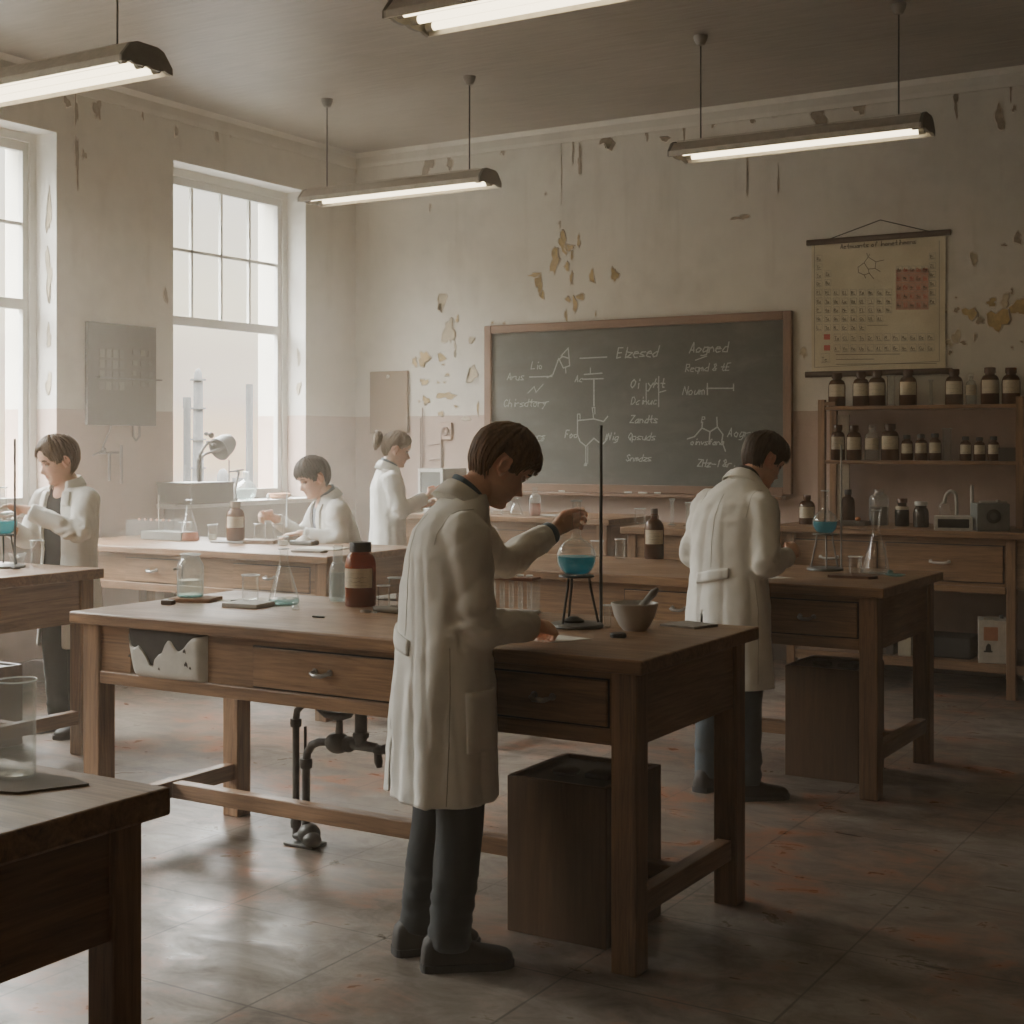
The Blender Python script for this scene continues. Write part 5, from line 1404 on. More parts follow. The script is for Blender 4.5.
# tripod, flask with blue liquid, stand
def tripod(label, loc, h=.15, rz=0., r=.058, mat=IRON):
    t = thing('tripod', label, 'tripod', loc, rz)
    m = MB(); m.lathe([(.030, h - .006), (r, h - .006), (r + .002, h - .003), (r, h), (.030, h)], 28, close=True); m.lathe([(0, h - .003), (.031, h - .003), (.031, h - .001), (0, h - .001)], 24); m.build('ring_top', mat, t, 40)
    for k in range(3):
        a = 2 * PI * k / 3 + .35; c_, s_ = math.cos(a), math.sin(a)
        MB().tube([(c_ * r * .72, s_ * r * .72, h - .004), (c_ * r * .80, s_ * r * .80, h * .75), (c_ * r * 1.25, s_ * r * 1.25, .004)], .0042, 8).build('leg', mat, t, 50)
    return t
def stand(label, loc, h=.60, rz=0., bx=(.10, .065), rod=.0055, off=(.03, .0), mat=RODM, round_base=True):
    t = thing('retort_stand', label, 'stand', loc, rz)
    m = MB()
    if round_base: m.lathe([(0, 0), (bx[0], 0), (bx[0] + .002, .004), (bx[0], .011), (bx[0] - .012, .014), (0, .016)], 32)
    else: m.box(-bx[0], bx[0], -bx[1], bx[1], 0, .014, bev=.004)
    m.build('base', m_plain('stand_base', (.12, .12, .11), .45, .3), t, 40)
    MB().tube([(off[0], off[1], .012), (off[0], off[1], h)], rod, 12).build('rod', mat, t, 50)
    return t
FX, FY = -2.272, 4.147
stand('retort stand with a tall dark rod behind the blue flask', (FX, FY, T), .665, 0, (.088, .06), .0055, (.062, .055))
m = MB(); m.lathe([(0, 0), (.034, 0), (.036, .006), (.02, .014), (.014, .018), (0, .018)], 24); tag(m.build('gas_burner', IRON, None, 40, (FX - .005, FY - .01, T + .0165)), 'low dark burner head on the stand base under the blue flask', 'burner')
tp = tripod('dark iron tripod carrying the blue flask on the front bench', (FX, FY, T + .012), .158)
vessel('round_flask', 'round flask of bright blue liquid held at its neck by the boy', 'flask', (FX, FY, T + .1705), round_pts(.0655, .0145, .245, .5), GLASS, .062, BLUE, rimr=.003)
beaker('small clear vial with a white collar beside the tripod', (FX + .105, FY + .02, T), .012, .075, group=None)
# test-tube rack
t = thing('test_tube_rack', 'wooden rack of empty test tubes beside the boy with the flask', 'rack', (-2.66, 4.37, T), .10)
MB().box(-.10, .10, -.035, .035, .118, .130, bev=.003).build('rack_board', m_wood('rack_wood', 0, (.13, .055, .03), (.26, .12, .07)), t)
MB().box(-.10, .10, -.035, .035, 0, .010, bev=.003).build('rack_board', LGREY, t)
for s in (-1, 1): MB().box(s * .094 - .006, s * .094 + .006, -.03, .03, .01, .118).build('rack_post', GLASSF, t)
for k in range(5):
    for q in (0,):
        tt = vessel('test_tube', 'empty test tube in the wooden rack', 'test tube', (-2.66 + math.cos(.10) * (-.072 + k * .036), 4.37 + math.sin(.10) * (-.072 + k * .036), T + .012), [(0, 0), (.006, .002), (.0095, .009), (.0098, .118), (.0115, .124)], GLASSF, group='test tubes in the wooden rack', seg=16)
poly_sheet('writing_paper', 'white paper sheet under the writing hand of the boy', 'paper', (-2.215, 3.865, T), [(-.20, -.06), (.05, -.10), (.13, .03), (-.10, .09)], .0015, PAPER, .1)
m = MB().tube([(-.03, -.01, 0), (.05, .012, .035)], .0042, 8); tag(m.build('pen', DARK, None, 50, (-2.265, 3.80, T + .018)), 'dark pen in the hand of the boy at the front bench', 'pen')
t = thing('mortar', 'white ceramic mortar on the right end of the front bench', 'mortar', (-2.07, 4.17, T))
MB().lathe([(0, 0), (.038, 0), (.040, .004), (.050, .014), (.066, .045), (.0745, .078), (.077, .083), (.077, .088), (.072, .089), (.066, .082), (.058, .05), (.04, .022), (0, .014)], 40).build('bowl', CERAM, t, 50)
t = thing('pestle', 'grey pestle leaning in the white mortar', 'pestle', (-2.07, 4.17, T))
MB().tube([(-.02, .0, .032), (.0, .003, .05), (.05, .012, .110), (.062, .014, .123), (.070, .016, .132)], [.015, .011, .0115, .013, .008], 14, dome=True).build('pestle_body', m_plain('pestle_stone', (.36, .345, .32), .5), t, 60)
m = MB(); m.lathe([(0, 0), (.024, 0), (.026, .003), (.026, .010), (.022, .014), (0, .014)], 22); o = tag(m.build('metal_weight', IRON, None, 40, (-2.035, 3.985, T)), 'round dark metal weight on the front bench before the mortar', 'weight')
poly_sheet('grey_pad', 'flat grey pad on the far right corner of the front bench', 'pad', (-1.965, 4.36, T), [(-.075, -.06), (.06, -.07), (.085, .045), (-.05, .075)], .007, m_plain('pad_grey', (.26, .235, .20), .7), -.1)

# --- corner bench
t = vessel('glass_cylinder', 'tall clear glass cylinder on the dark corner bench', 'glass', (-2.098, 1.735, T), [(0, 0), (.030, 0), (.0335, .004), (.034, .012), (.034, .172), (.0355, .177)], GLASSF, None, rimr=.0016)
MB().lathe([(0, .002), (.031, .002), (.031, .010), (0, .010)], 28).build('thick_base', GLASS, t, 50)
poly_sheet('grey_card_sheet', 'angular grey-brown card lying on the dark corner bench', 'card', (-1.98, 1.70, T), [(-.30, -.10), (-.075, -.06), (-.020, -.043), (.035, .065), (-.02, .082), (-.30, .065)], .004, CARD)

# --- second bench
bottle('tall amber bottle with a pale label on the second bench', (-3.28, 6.84, T), .052, .265, .36, .30, DAMBER, True, (.30, .58), name='amber_bottle', rz=.45, capmat=m_plain('bottle_stopper', (.12, .085, .06), .6), fill=.10, fillmat=DAMBER)
beaker('clear beaker standing left of the tall amber bottle', (-3.60, 6.80, T), .033, .085); beaker('taller clear beaker between the small beaker and the tall amber bottle', (-3.42, 6.72, T), .026, .105)
GX, GY = -2.282, 6.645
stand('retort stand with a thin pale rod on the second bench', (GX, GY, T), .60, 0, (.085, .05), .0045, (.07, .03), m_plain('pale_rod', (.34, .33, .30), .4, .4))
tripod('steel tripod carrying the blue flask on the second bench', (GX, GY, T + .010), .165, .6, .058, STEEL)
vessel('round_flask', 'round flask of blue liquid on the second bench, near the boy on the right', 'flask', (GX, GY, T + .1755), round_pts(.060, .015, .205, .5), GLASS, .058, BLUE, rimr=.003)
erlen('tall narrow-necked conical flask on the second bench', (-2.015, 6.585, T), .066, .295, .018, .10)
beaker('low clear beaker beside the tall conical flask', (-2.095, 6.525, T), .030, .08)
poly_sheet('wooden_tray', 'thin brown wooden tray on the second bench', 'tray', (-2.045, 6.33, T), [(-.10, -.05), (.09, -.055), (.115, .0), (.09, .055), (-.09, .06), (-.115, .01)], .012, m_wood('tray_wood', 0, (.06, .025, .012), (.15, .07, .035)))
t = thing('watch_glass', 'small glass dish with a greenish edge near the right end of the second bench', 'dish', (-1.90, 6.50, T)); MB().lathe([(0, 0), (.03, .001), (.045, .007), (.043, .010), (.028, .004), (0, .003)], 26).build('dish', TEAL, t, 50)
m = MB().lathe([(0, 0), (.012, 0), (.014, .012), (.008, .02), (0, .021)], 14); tag(m.build('green_stopper', m_plain('green_rubber', (.12, .22, .19), .6), None, 40, (-1.945, 6.575, T)), 'small green rubber stopper by the glass dish', 'stopper')
poly_sheet('note_paper', 'white paper on the second bench before the boy on the right', 'paper', (-2.43, 6.16, T), [(-.15, -.05), (.10, -.075), (.17, .0), (.0, .075)], .0015, PAPER)
t = thing('glass_condenser', 'tall clear glass condenser column beside the face of the boy on the right', 'condenser', (-2.615, 6.66, T))
m = MB(); m.lathe(shell([(0, 0), (.026, 0), (.028, .004), (.010, .02), (.009, .07), (.021, .10), (.022, .40), (.011, .43), (.009, .52), (.011, .525)], .0015), 22); m.build('column', GLASSF, t, 50)
m = MB(); pts = [(.0125 * math.cos(k * .9), .0125 * math.sin(k * .9), .12 + k * .0052) for k in range(52)]; m.tube(pts, .003, 6); m.build('coil', GLASSF, t, 60)
MB().ell((.012, -.012, .485), (.010, .010, .010)).build('red_bead', m_plain('red_bead', (.50, .10, .05), .4), t, 60)
vessel('test_tube', 'clear test tube held upright by the boy on the right', 'test tube', (-2.405, 6.0, 1.0), [(0, 0), (.008, .003), (.0125, .012), (.013, .15), (.015, .156)], GLASSF, seg=18)

# --- window bench
t = thing('glass_trough', 'shallow glass trough with a grey tray at the left end of the window bench', 'trough', (-6.70, 6.62, T))
MB().box(-.16, .16, -.09, .09, 0, .12).build('trough_walls', GLASSF, t)
MB().box(-.05, .30, -.07, .07, .001, .055, bev=.004).build('grey_tray', GREYM, t)
for k in range(6): MB().ell((-.13 + k * .052, 0, .122), (.010, .010, .008)).build('orange_bung', m_plain('bung_rubber_%d' % k, (.42, .20, .12), .7), t, 60)
MB().tube([(.04, 0, .05), (.04, 0, .28)], .0045, 8).build('thermometer', m_plain('thermo_glass', (.42, .38, .32), .4), t, 60)
beaker('pale beaker with a glass rod left of the orange conical flask', (-6.60, 6.80, T), .036, .10, .05, m_glass('murky', (.75, .70, .58), .5, (.40, .34, .25)))
m = MB().tube([(0, 0, .006), (.012, .008, .205)], .003, 8); tag(m.build('stirring_rod', RIM, None, 60, (-6.605, 6.795, T)), 'thin glass rod standing in the pale beaker', 'rod')
erlen('conical flask with orange liquid on the window bench', (-6.40, 6.62, T), .068, .255, .019, .07, .052, ORANGE)
beaker('low beaker right of the orange conical flask', (-6.33, 6.76, T), .030, .095, .035, m_glass('milky', (.85, .85, .8), .5, (.6, .58, .52)))
beaker('beaker left of the brown bottle on the window bench', (-6.27, 6.885, T), .028, .095)
slab('bench_mat', 'thin grey mat under the brown bottle on the window bench', 'mat', (-6.02, 6.62, T), .25, .16, .012, GREYM, .05)
bottle('brown bottle with cream label standing on the grey mat', (-6.03, 6.64, T + .012), .056, .24, .32, .48, m_glass('brown_glass', (.5, .25, .12), .6, (.25, .11, .055)), True, (.34, .62), rz=.7, name='brown_bottle', capmat=m_plain('brown_stopper', (.16, .11, .07), .7))
beaker('left one of two clear beakers right of the brown bottle', (-6.03, 6.865, T), .036, .105); beaker('right one of two clear beakers right of the brown bottle', (-5.90, 6.885, T), .033, .105)
slab('closed_book', 'closed brown book on the window bench before the boy', 'book', (-5.83, 6.66, T), .20, .13, .024, m_plain('book_cloth', (.23, .16, .11), .7), .3)
slab('small_tin', 'small brown tin lying behind the closed book', 'tin', (-5.72, 6.82, T), .10, .06, .045, m_plain('tin_brown', (.22, .17, .13), .6), .2)
beaker('tiny milky beaker right of the closed book', (-5.60, 6.58, T), .032, .055, .03, m_glass('milk', (.9, .9, .85), .6, (.65, .62, .55)))
slab('steel_dish', 'low dark dish under the hands of the bent boy', 'dish', (-5.52, 6.68, T), .16, .09, .028, GREYM, .1, .008)
t = thing('powder_heap', 'small heap of white powder on the dark dish', 'powder', (-5.53, 6.69, T + .0275)); m = MB(); m.lathe([(.05, 0), (.04, .010), (.022, .022), (.008, .030), (0, .031)], 18); m.build('powder', PAPER, t, 60)
slab('open_notebook', 'pale open notebook at the right end of the window bench', 'notebook', (-5.20, 6.45, T), .26, .18, .010, PAPER, .2)
slab('dark_folder', 'flat dark folder before the pale notebook on the window bench', 'folder', (-5.12, 6.24, T), .20, .07, .012, CARD, .15)
m = MB().tube([(0, 0, 0), (.0, .005, .22)], [.0055, .0035], 8); tag(m.build('pipette', RIM, None, 60, (-5.735, 6.77, 1.0)), 'white pipette held upright by the bent boy', 'pipette')

# --- window sill
t = thing('metal_box', 'grey metal box on the sill under the bowed desk lamp', 'box', (-7.13, 7.42, ZS)); t.rotation_euler = (0, 0, .0)
MB().box(-.16, .16, -.19, .24, .0, .145, bev=.006).build('box_shell', GREYM, t); MB().box(-.165, .165, -.195, .245, .138, .150, bev=.003).build('box_lid', GREYM, t)
t = thing('desk_lamp', 'grey twin-arm desk lamp with a battered shade against the window', 'desk lamp', (-7.15, 7.50, ZS + .150))
MB().tube([(0, 0, 0), (0, 0, .16)], .017, 12).build('stem', GREYM, t, 60)
m = MB(); m.tube(smooth_path([(0, 0, .15), (0, .02, .21), (-.0, .09, .275), (0, .16, .285)], 5), .010, 10); m.tube(smooth_path([(0, 0, .15), (0, .05, .19), (0, .14, .215), (0, .21, .225)], 5), .010, 10); m.build('arm', GREYM, t, 60)
R_ = Matrix.Translation((0, .25, .255)) @ Matrix.Rotation(math.radians(-62), 4, 'X')
m = MB(); m.lathe([(0, .085), (.03, .085), (.055, .075), (.075, .03), (.088, -.06), (.082, -.062), (.068, .03), (.05, .066), (0, .072)], 26, M=R_); m.build('shade', GREYM, t, 50)
m = MB()
for a, b, r_ in ((.10, .35, .022), (.05, .36, .014), (.13, .28, .016), (.07, .30, .012)): m.ell((.0, a + .02, b - .02), (.02, r_, r_))
m.build('lamp_joint', GREYM, t, 60)
stand('thin retort stand with a clamp on the window sill', (-7.2, 7.86, ZS), .30, 0, (.05, .04), .005, (0, 0), GREYM, False)
m = MB(); m.tube([(0, 0, 0), (0, .07, .004)], .006, 8); m.ell((0, .085, .004), (.012, .022, .012)); m.tube([(0, .10, .01), (0, .15, .012)], .006, 8); m.tube([(0, .10, -.005), (0, .08, -.06), (0, .06, -.13), (0, .065, -.20)], .009, 8)
tag(m.build('stand_clamp', GREYM, None, 60, (-7.2, 7.865, ZS + .215)), 'clamp fixed on the thin stand above the sill flask', 'clamp')
vessel('round_flask', 'round flask of clear water on the window sill', 'flask', (-7.2, 8.04, ZS), round_pts(.080, .020, .21, .5), GLASSF, .095, WATER, rimr=.003)
t = thing('orange_dish', 'low orange dish on the window sill', 'dish', (-7.2, 8.42, ZS)); MB().lathe([(0, 0), (.055, 0), (.082, .012), (.088, .040), (.083, .042), (.07, .015), (0, .010)], 28).build('dish', m_plain('orange_clay', (.52, .26, .13), .6), t, 50)
m = MB().lathe([(0, 0), (.012, 0), (.013, .03), (.006, .04), (0, .041)], 14); tag(m.build('stopper_bottle', LGREY, None, 50, (-7.2, 8.29, ZS)), 'tiny grey vial left of the orange dish', 'vial')

# --- back benches
t = thing('grey_instrument', 'grey cabinet instrument with a white-framed window on the back bench', 'instrument', (-6.03, 8.86, 1.0), .0)
k_ = MB(); k_.box(-.11, .11, -.10, .22, 0, .325, bev=.006); k_.build('cabinet', m_plain('instrument_grey', (.30, .285, .25), .6), t)
m = MB(); m.box(-.11, -.09, -.112, -.10, .03, .325); m.box(.09, .11, -.112, -.10, .03, .325); m.box(-.09, .09, -.112, -.10, .30, .325); m.box(-.09, .09, -.112, -.10, .09, .115); m.build('window_frame', m_plain('instrument_white', (.62, .61, .57), .5), t)
MB().box(-.09, .09, -.106, -.1005, .115, .295).build('viewing_glass', m_plain('instrument_glass', (.16, .17, .16), .25), t)
m = MB(); m.box(-.13, .10, -.25, -.105, .0, .035, bev=.005); m.box(-.05, .0, -.20, -.12, .035, .09, bev=.005); m.tube([(-.10, -.11, .10), (-.10, -.15, .085)], .012, 8); m.build('stage', LGREY, t)
slab('paper_stack', 'pale paper stack in front of the grey instrument', 'papers', (-5.80, 8.60, 1.0), .26, .10, .02, PAPER, .1)
slab('dark_notebook', 'thin dark notebook at the left end of the back bench', 'notebook', (-6.12, 8.60, 1.0), .08, .10, .015, GREYM, .1)
bottle('clear bottle with pink liquid on the back bench below the blackboard', (wx(535, 8.72), 8.72, 1.0), .042, .20, .4, .45, GLASSF, False, None, name='glass_bottle', fill=.09, fillmat=m_glass('pink', (.8, .55, .5), .55, (.45, .22, .18)))
erlen('small conical flask left of the pink bottle on the back bench', (wx(516, 8.75), 8.75, 1.0), .05, .12, .016, .03); beaker('first low beaker on the back bench, near the chin of the boy', (wx(497, 8.7), 8.7, 1.0), .045, .07); beaker('squat beaker between two flasks on the back bench', (wx(506, 8.85), 8.85, 1.0), .04, .09)
slab('white_tray', 'low white tray right of the pink bottle on the back bench', 'tray', (wx(553, 8.7), 8.7, 1.0), .16, .10, .014, LGREY, .1)
for i, (px, h_) in enumerate(((672, .17), (688, .15))):
    vessel('test_tube_stand', ('taller', 'shorter')[i] + ' upright glass tube on the small table under the blackboard', 'glass tube', (wx(px, 8.35), 8.35, .985), [(0, 0), (.03, 0), (.032, .003), (.012, .010), (.010, h_ - .03), (.018, h_ - .005), (.020, h_)], GLASSF, seg=18)
beaker('beaker at the left end of the small table under the blackboard', (wx(640, 8.4), 8.4, .985), .035, .10)
# --- shelves
def shelf_bottle(px, w, h, z, kind, label, y=9.30, group=None):
    d = .5195 * -wx(px, y) + .8545 * y; r = w / 1430. * d / 2
    if kind == 'a': return bottle(label, (wx(px, y), y, z), r, h, .34, .52, DAMBER, True, (.30, .66), group=group, seg=18, rz=.25, capmat=DAMBER if h > .2 else CAP, lines=3)
    if kind == 's': return bottle(label, (wx(px, y), y, z), r, h, .36, .50, DAMBER, True, (.28, .66), group=group, seg=16, rz=.25, lines=2, name='small_bottle')
    if kind == 'g': return bottle(label, (wx(px, y), y, z), r, h, .40, .40, GLASSF, True, (.30, .62), group=group, seg=18, rz=.25, capmat=GLASSF, name='glass_bottle', lines=3)
    if kind == 'c': return vessel('measuring_cylinder', label, 'cylinder', (wx(px, y), y, z), [(0, 0), (r * 1.2, 0), (r * 1.2, .006), (r * .9, .012), (r * .9, h - .01), (r * 1.1, h)], GLASSF, group=group, seg=16)
    if kind == 't': return vessel('glass_tube', label, 'glass tube', (wx(px, y), y, z), [(0, 0), (r * 1.2, 0), (r * 1.2, .005), (r * .55, .012), (r * .55, h * .9), (r, h)], GLASSF, group=group, seg=14)
S1, S2, CT = 1.755, 1.40, .985
for px, w_, h_, k_, lb in ((837, 17, .225, 'a', 'first brown bottle from the left on the top shelf'), (861, 16.5, .23, 'a', 'second brown bottle on the top shelf, left of a close pair'), (877, 17, .235, 'a', 'third brown bottle on the top shelf, right of a close pair'),
        (891, 9, .20, 'c', 'tall clear glass cylinder on the top shelf between brown bottles'), (908, 17.5, .235, 'a', 'brown bottle standing alone in the middle of the top shelf'), (931, 6, .165, 't', 'thin clear tube on the top shelf'),
        (954, 17.5, .23, 'a', 'brown bottle right of the thin clear tube on the top shelf'), (971, 11, .205, 'g', 'clear labelled bottle on the top shelf'), (990, 18, .235, 'a', 'brown bottle right of the clear labelled bottle on the top shelf'), (1011, 18, .23, 'a', 'last brown bottle on the top shelf, by the right edge')):
    shelf_bottle(px, w_, h_, S1, k_, lb)
for px, w_, h_, k_, lb in ((838, 14, .235, 'a', 'brown bottle at the left end of the middle shelf'), (854, 15, .23, 'a', 'second brown bottle on the middle shelf'), (872, 15, .235, 'g', 'clear labelled bottle on the middle shelf'), (890, 18, .24, 'a', 'largest brown bottle on the middle shelf'),
        (907, 12, .165, 's', 'first of three small dark bottles beside the largest brown bottle'), (921, 12.5, .17, 's', 'second of three small dark bottles beside the largest brown bottle'), (935, 12.5, .175, 's', 'third of three small dark bottles, left of the glass cylinder'), (947, 9.5, .205, 'c', 'clear glass cylinder on the middle shelf'),
        (965.5, 11.5, .155, 's', 'first of three small dark bottles right of the glass cylinder'), (979.5, 11.5, .15, 's', 'second of three small dark bottles right of the glass cylinder'), (993.5, 11.5, .155, 's', 'third of three small dark bottles, beside the dark box')):
    shelf_bottle(px, w_, h_, S2, k_, lb)
slab('dark_box', 'small dark box at the right end of the middle shelf', 'box', (wx(1011, 9.30), 9.30, S2), .13, .12, .085, m_plain('dark_box_card', (.05, .04, .033), .7), 0)
# --- counter
bottle('brown bottle with a white label at the left end of the wall counter', (wx(807, 8.95), 8.95, CT), .053, .19, .34, .40, DAMBER, True, (.22, .60), rz=.3, name='brown_bottle', capmat=DAMBER)
bottle('dark bottle at the back of the counter behind the round flask', (wx(848, 9.25), 9.25, CT), .045, .22, .36, .45, DAMBER, True, None, rz=.3, name='dark_bottle')
bottle('large clear aspirator bottle on the wall counter', (wx(879, 9.05), 9.05, CT), .062, .235, .24, .42, GLASSF, True, None, name='aspirator_bottle', capmat=GLASSF, fill=.12, fillmat=m_glass('grey_water', (.6, .58, .52), .4, (.3, .28, .24)))
bottle('squat dark jar with a pale band right of the aspirator bottle', (wx(902, 9.05), 9.05, CT), .045, .175, .45, .62, m_glass('smoky_glass', (.35, .30, .25), .6, (.10, .085, .07)), True, (.60, .72), rz=.3, name='dark_jar', capmat=DAMBER, lines=0)
bottle('square dark jar with a light lid on the wall counter', (wx(921, 9.0), 9.0, CT), .048, .16, .42, .70, m_glass('smoky_glass_b', (.35, .30, .25), .6, (.10, .09, .075)), True, None, name='lidded_jar', capmat=LGREY)
slab('cork_tray', 'dark tray with odds and ends behind the flasks on the counter', 'tray', (wx(852, 8.95), 8.95, CT), .20, .14, .03, m_plain('tray_dark', (.10, .075, .055), .7), .1)
m = MB().ell((0, 0, .014), (.018, .018, .014)); tag(m.build('rubber_bung', m_plain('orange_cap', (.45, .17, .06), .6), None, 60, (wx(858, 8.92), 8.92, CT + .03)), 'small orange cap lying on the dark tray', 'cap')
t = thing('balance_case', 'open white metal frame case on the wall counter', 'instrument', (wx(953, 8.80), 8.80, CT), .30)
m = MB(); a_, h_ = .10, .085
for z_ in (0, h_ - .016): m.box(-a_, a_, -.075, -.06, z_, z_ + .016); m.box(-a_, a_, .06, .075, z_, z_ + .016)
for s in (-1, 1): m.box(s * a_ - .008, s * a_ + .008, -.075, .075, 0, .016); m.box(s * a_ - .008, s * a_ + .008, -.076, -.06, 0, h_); m.box(s * a_ - .008, s * a_ + .008, .06, .075, 0, h_)
m.box(-a_, a_, -.06, .06, h_ - .01, h_); m.build('case_frame', m_plain('case_white', (.50, .48, .43), .5), t); MB().box(-a_ + .01, a_ - .01, -.05, .06, .002, h_ - .012).build('case_inside', DARK, t)
t = thing('glass_still', 'bent glass tubes standing behind the white frame case', 'glassware', (wx(950, 9.02), 9.02, CT))
m = MB(); m.tube(smooth_path([(.04, 0, 0), (.04, 0, .16), (.03, 0, .215), (.0, 0, .225), (-.025, 0, .20), (-.035, 0, .15)], 5), .011, 10); m.build('bent_tube', m_plain('milky_glass', (.40, .39, .34), .3), t, 60)
MB().lathe([(0, 0), (.03, 0), (.035, .06), (.02, .09), (0, .10)], 18, (-.035, 0, .07)).build('receiver', GLASSF, t, 50); MB().box(-.06, .06, -.03, .03, 0, .012, bev=.003).build('still_base', GREYM, t)
MB().tube([(-.035, 0, .01), (-.035, 0, .075)], .008, 8).build('support', GREYM, t)
t = thing('burette_stand', 'upright white tube on a green base on the wall counter', 'stand', (wx(972, 9.0), 9.0, CT)); MB().tube([(0, 0, .01), (0, 0, .25), (0, 0, .27)], [.011, .011, .005], 10).build('tube', m_plain('milky_tube', (.42, .41, .37), .4), t, 60); MB().lathe([(0, 0), (.05, 0), (.052, .01), (.03, .045), (0, .05)], 20).build('green_base', m_plain('green_base', (.06, .14, .11), .6), t, 40); MB().lathe([(0, 0), (.014, 0), (.014, .02), (0, .02)], 10, (0, 0, .25)).build('tip', GLASSF, t)
t = thing('grey_meter', 'grey metal meter box with a dark dial on the wall counter', 'meter', (wx(990, 8.86), 8.86, CT), .42)
MB().box(-.095, .095, -.10, .10, 0, .165, bev=.005).build('meter_case', m_plain('meter_grey', (.16, .17, .155), .55), t)
R2 = Matrix.Translation((0, -.101, .09)) @ Matrix.Rotation(PI / 2, 4, 'X'); m = MB(); m.lathe([(.022, 0), (.040, 0), (.042, .006), (.036, .010), (.022, .008)], 24, M=R2, close=True); m.build('dial_ring', DARK, t, 50); m = MB(); m.lathe([(0, .001), (.024, .001), (.024, .004), (0, .004)], 20, M=R2); m.build('dial_face', m_plain('dial_face', (.07, .075, .07), .3), t)
m = MB(); m.box(-.06, .03, -.03, .03, .165, .178, bev=.003); m.tube([(.04, 0, .178), (.07, .02, .17), (.10, .04, .168)], .010, 8); m.build('top_fitting', LGREY, t)
# --- below the counter
LS = .205
t = thing('white_carton', 'white carton with an orange sticker on the low counter shelf', 'carton', (wx(993, 8.82), 8.82, LS), .25)
MB().box(-.085, .085, -.10, .10, 0, .255, bev=.003).build('carton_body', m_plain('carton_white', (.46, .43, .36), .75), t); MB().box(-.055, .025, -.1015, -.1005, .135, .215).build('sticker', m_plain('orange_sticker', (.40, .18, .10), .7), t)
m = MB(); m.box(-.055, -.005, -.1015, -.1005, .065, .075); m.add([(-.045, -.1015, .075), (-.012, -.1015, .075), (-.016, -.1015, .11), (-.03, -.1015, .118), (-.042, -.1015, .10)], [(0, 1, 2, 3, 4)]); m.build('printed_mark', DARK, t)
MB().box(-.055, -.005, -.075, .0, .255, .268).build('carton_flap', m_plain('carton_flap', (.30, .27, .22), .7), t); MB().lathe([(0, 0), (.012, 0), (.012, .02), (0, .022)], 12, (.05, .02, .255)).build('carton_knob', GREYM, t, 40)
slab('dark_case', 'wide black case lying on the low counter shelf', 'case', (wx(950, 8.9), 8.92, LS), .30, .26, .13, m_plain('case_black', (.026, .023, .021), .6), 0, .01)
t = thing('white_file_box', 'slim white file box with a dark mark on the low counter shelf', 'file box', (wx(909, 8.85), 8.85, LS)); MB().box(-.04, .04, -.10, .10, 0, .19, bev=.003).build('file_body', m_plain('file_white', (.42, .39, .31), .75), t); MB().box(-.014, .014, -.1015, -.1005, .10, .165).build('file_mark', m_plain('file_mark', (.13, .10, .07), .7), t)
for i, (px, hh) in enumerate(((886, .19), (894, .20))):
    slab('dark_binder', ('left one of two dark binders on the low counter shelf', 'right one of two dark binders, beside the slim white file box')[i], 'binder', (wx(px, 8.85), 8.85, LS), .048, .18, hh, m_plain('binder_%d' % i, (.055, .042, .034), .7), 0)
# --- left bench
HX, HY = -5.75, 4.70
stand('retort stand with a dark rod on the left bench', (HX, HY, T), .63, 0, (.085, .05), .0055, (.03, .02))
tripod('iron tripod at the left edge of the picture', (HX - .03, HY, T + .012), .15)
vessel('round_flask', 'round flask of turquoise liquid at the left edge of the picture', 'flask', (HX - .03, HY, T + .1625), round_pts(.068, .016, .23, .5), GLASS, .066, m_glass('turquoise', (.1, .6, .65), .6, (.10, .50, .52)), rimr=.003)
beaker('clear beaker near the back edge of the left bench', (-5.72, 4.855, T), .030, .125)
m = MB().lathe([(0, 0), (.022, 0), (.022, .010), (0, .012)], 18); tag(m.build('dark_stopper', IRON, None, 40, (-5.64, 4.66, T)), 'flat dark stopper on the left bench', 'stopper')
vessel('shallow_dish', 'shallow clear dish in the hands of the short-haired girl', 'dish', (-5.98, 4.885, 1.125), [(0, 0), (.04, 0), (.048, .006), (.05, .028), (.052, .031)], GLASSF)
t = thing('white_cup', 'white stacked dish cup on the left bench before the girl', 'cup', (-5.80, 4.80, T)); m = MB(); m.lathe([(0, 0), (.03, 0), (.035, .01), (.03, .03), (.045, .06), (.045, .064), (.03, .05), (0, .04)], 20); m.build('cup_body', GLASSF, t, 50)

LEGS = lambda dx=.085, y=-.0, kn=.01: dict(hipL=(-dx, y, .80), hipR=(dx, y, .80), knL=(-dx - .005, y + kn, .43), knR=(dx + .005, y + kn, .43))
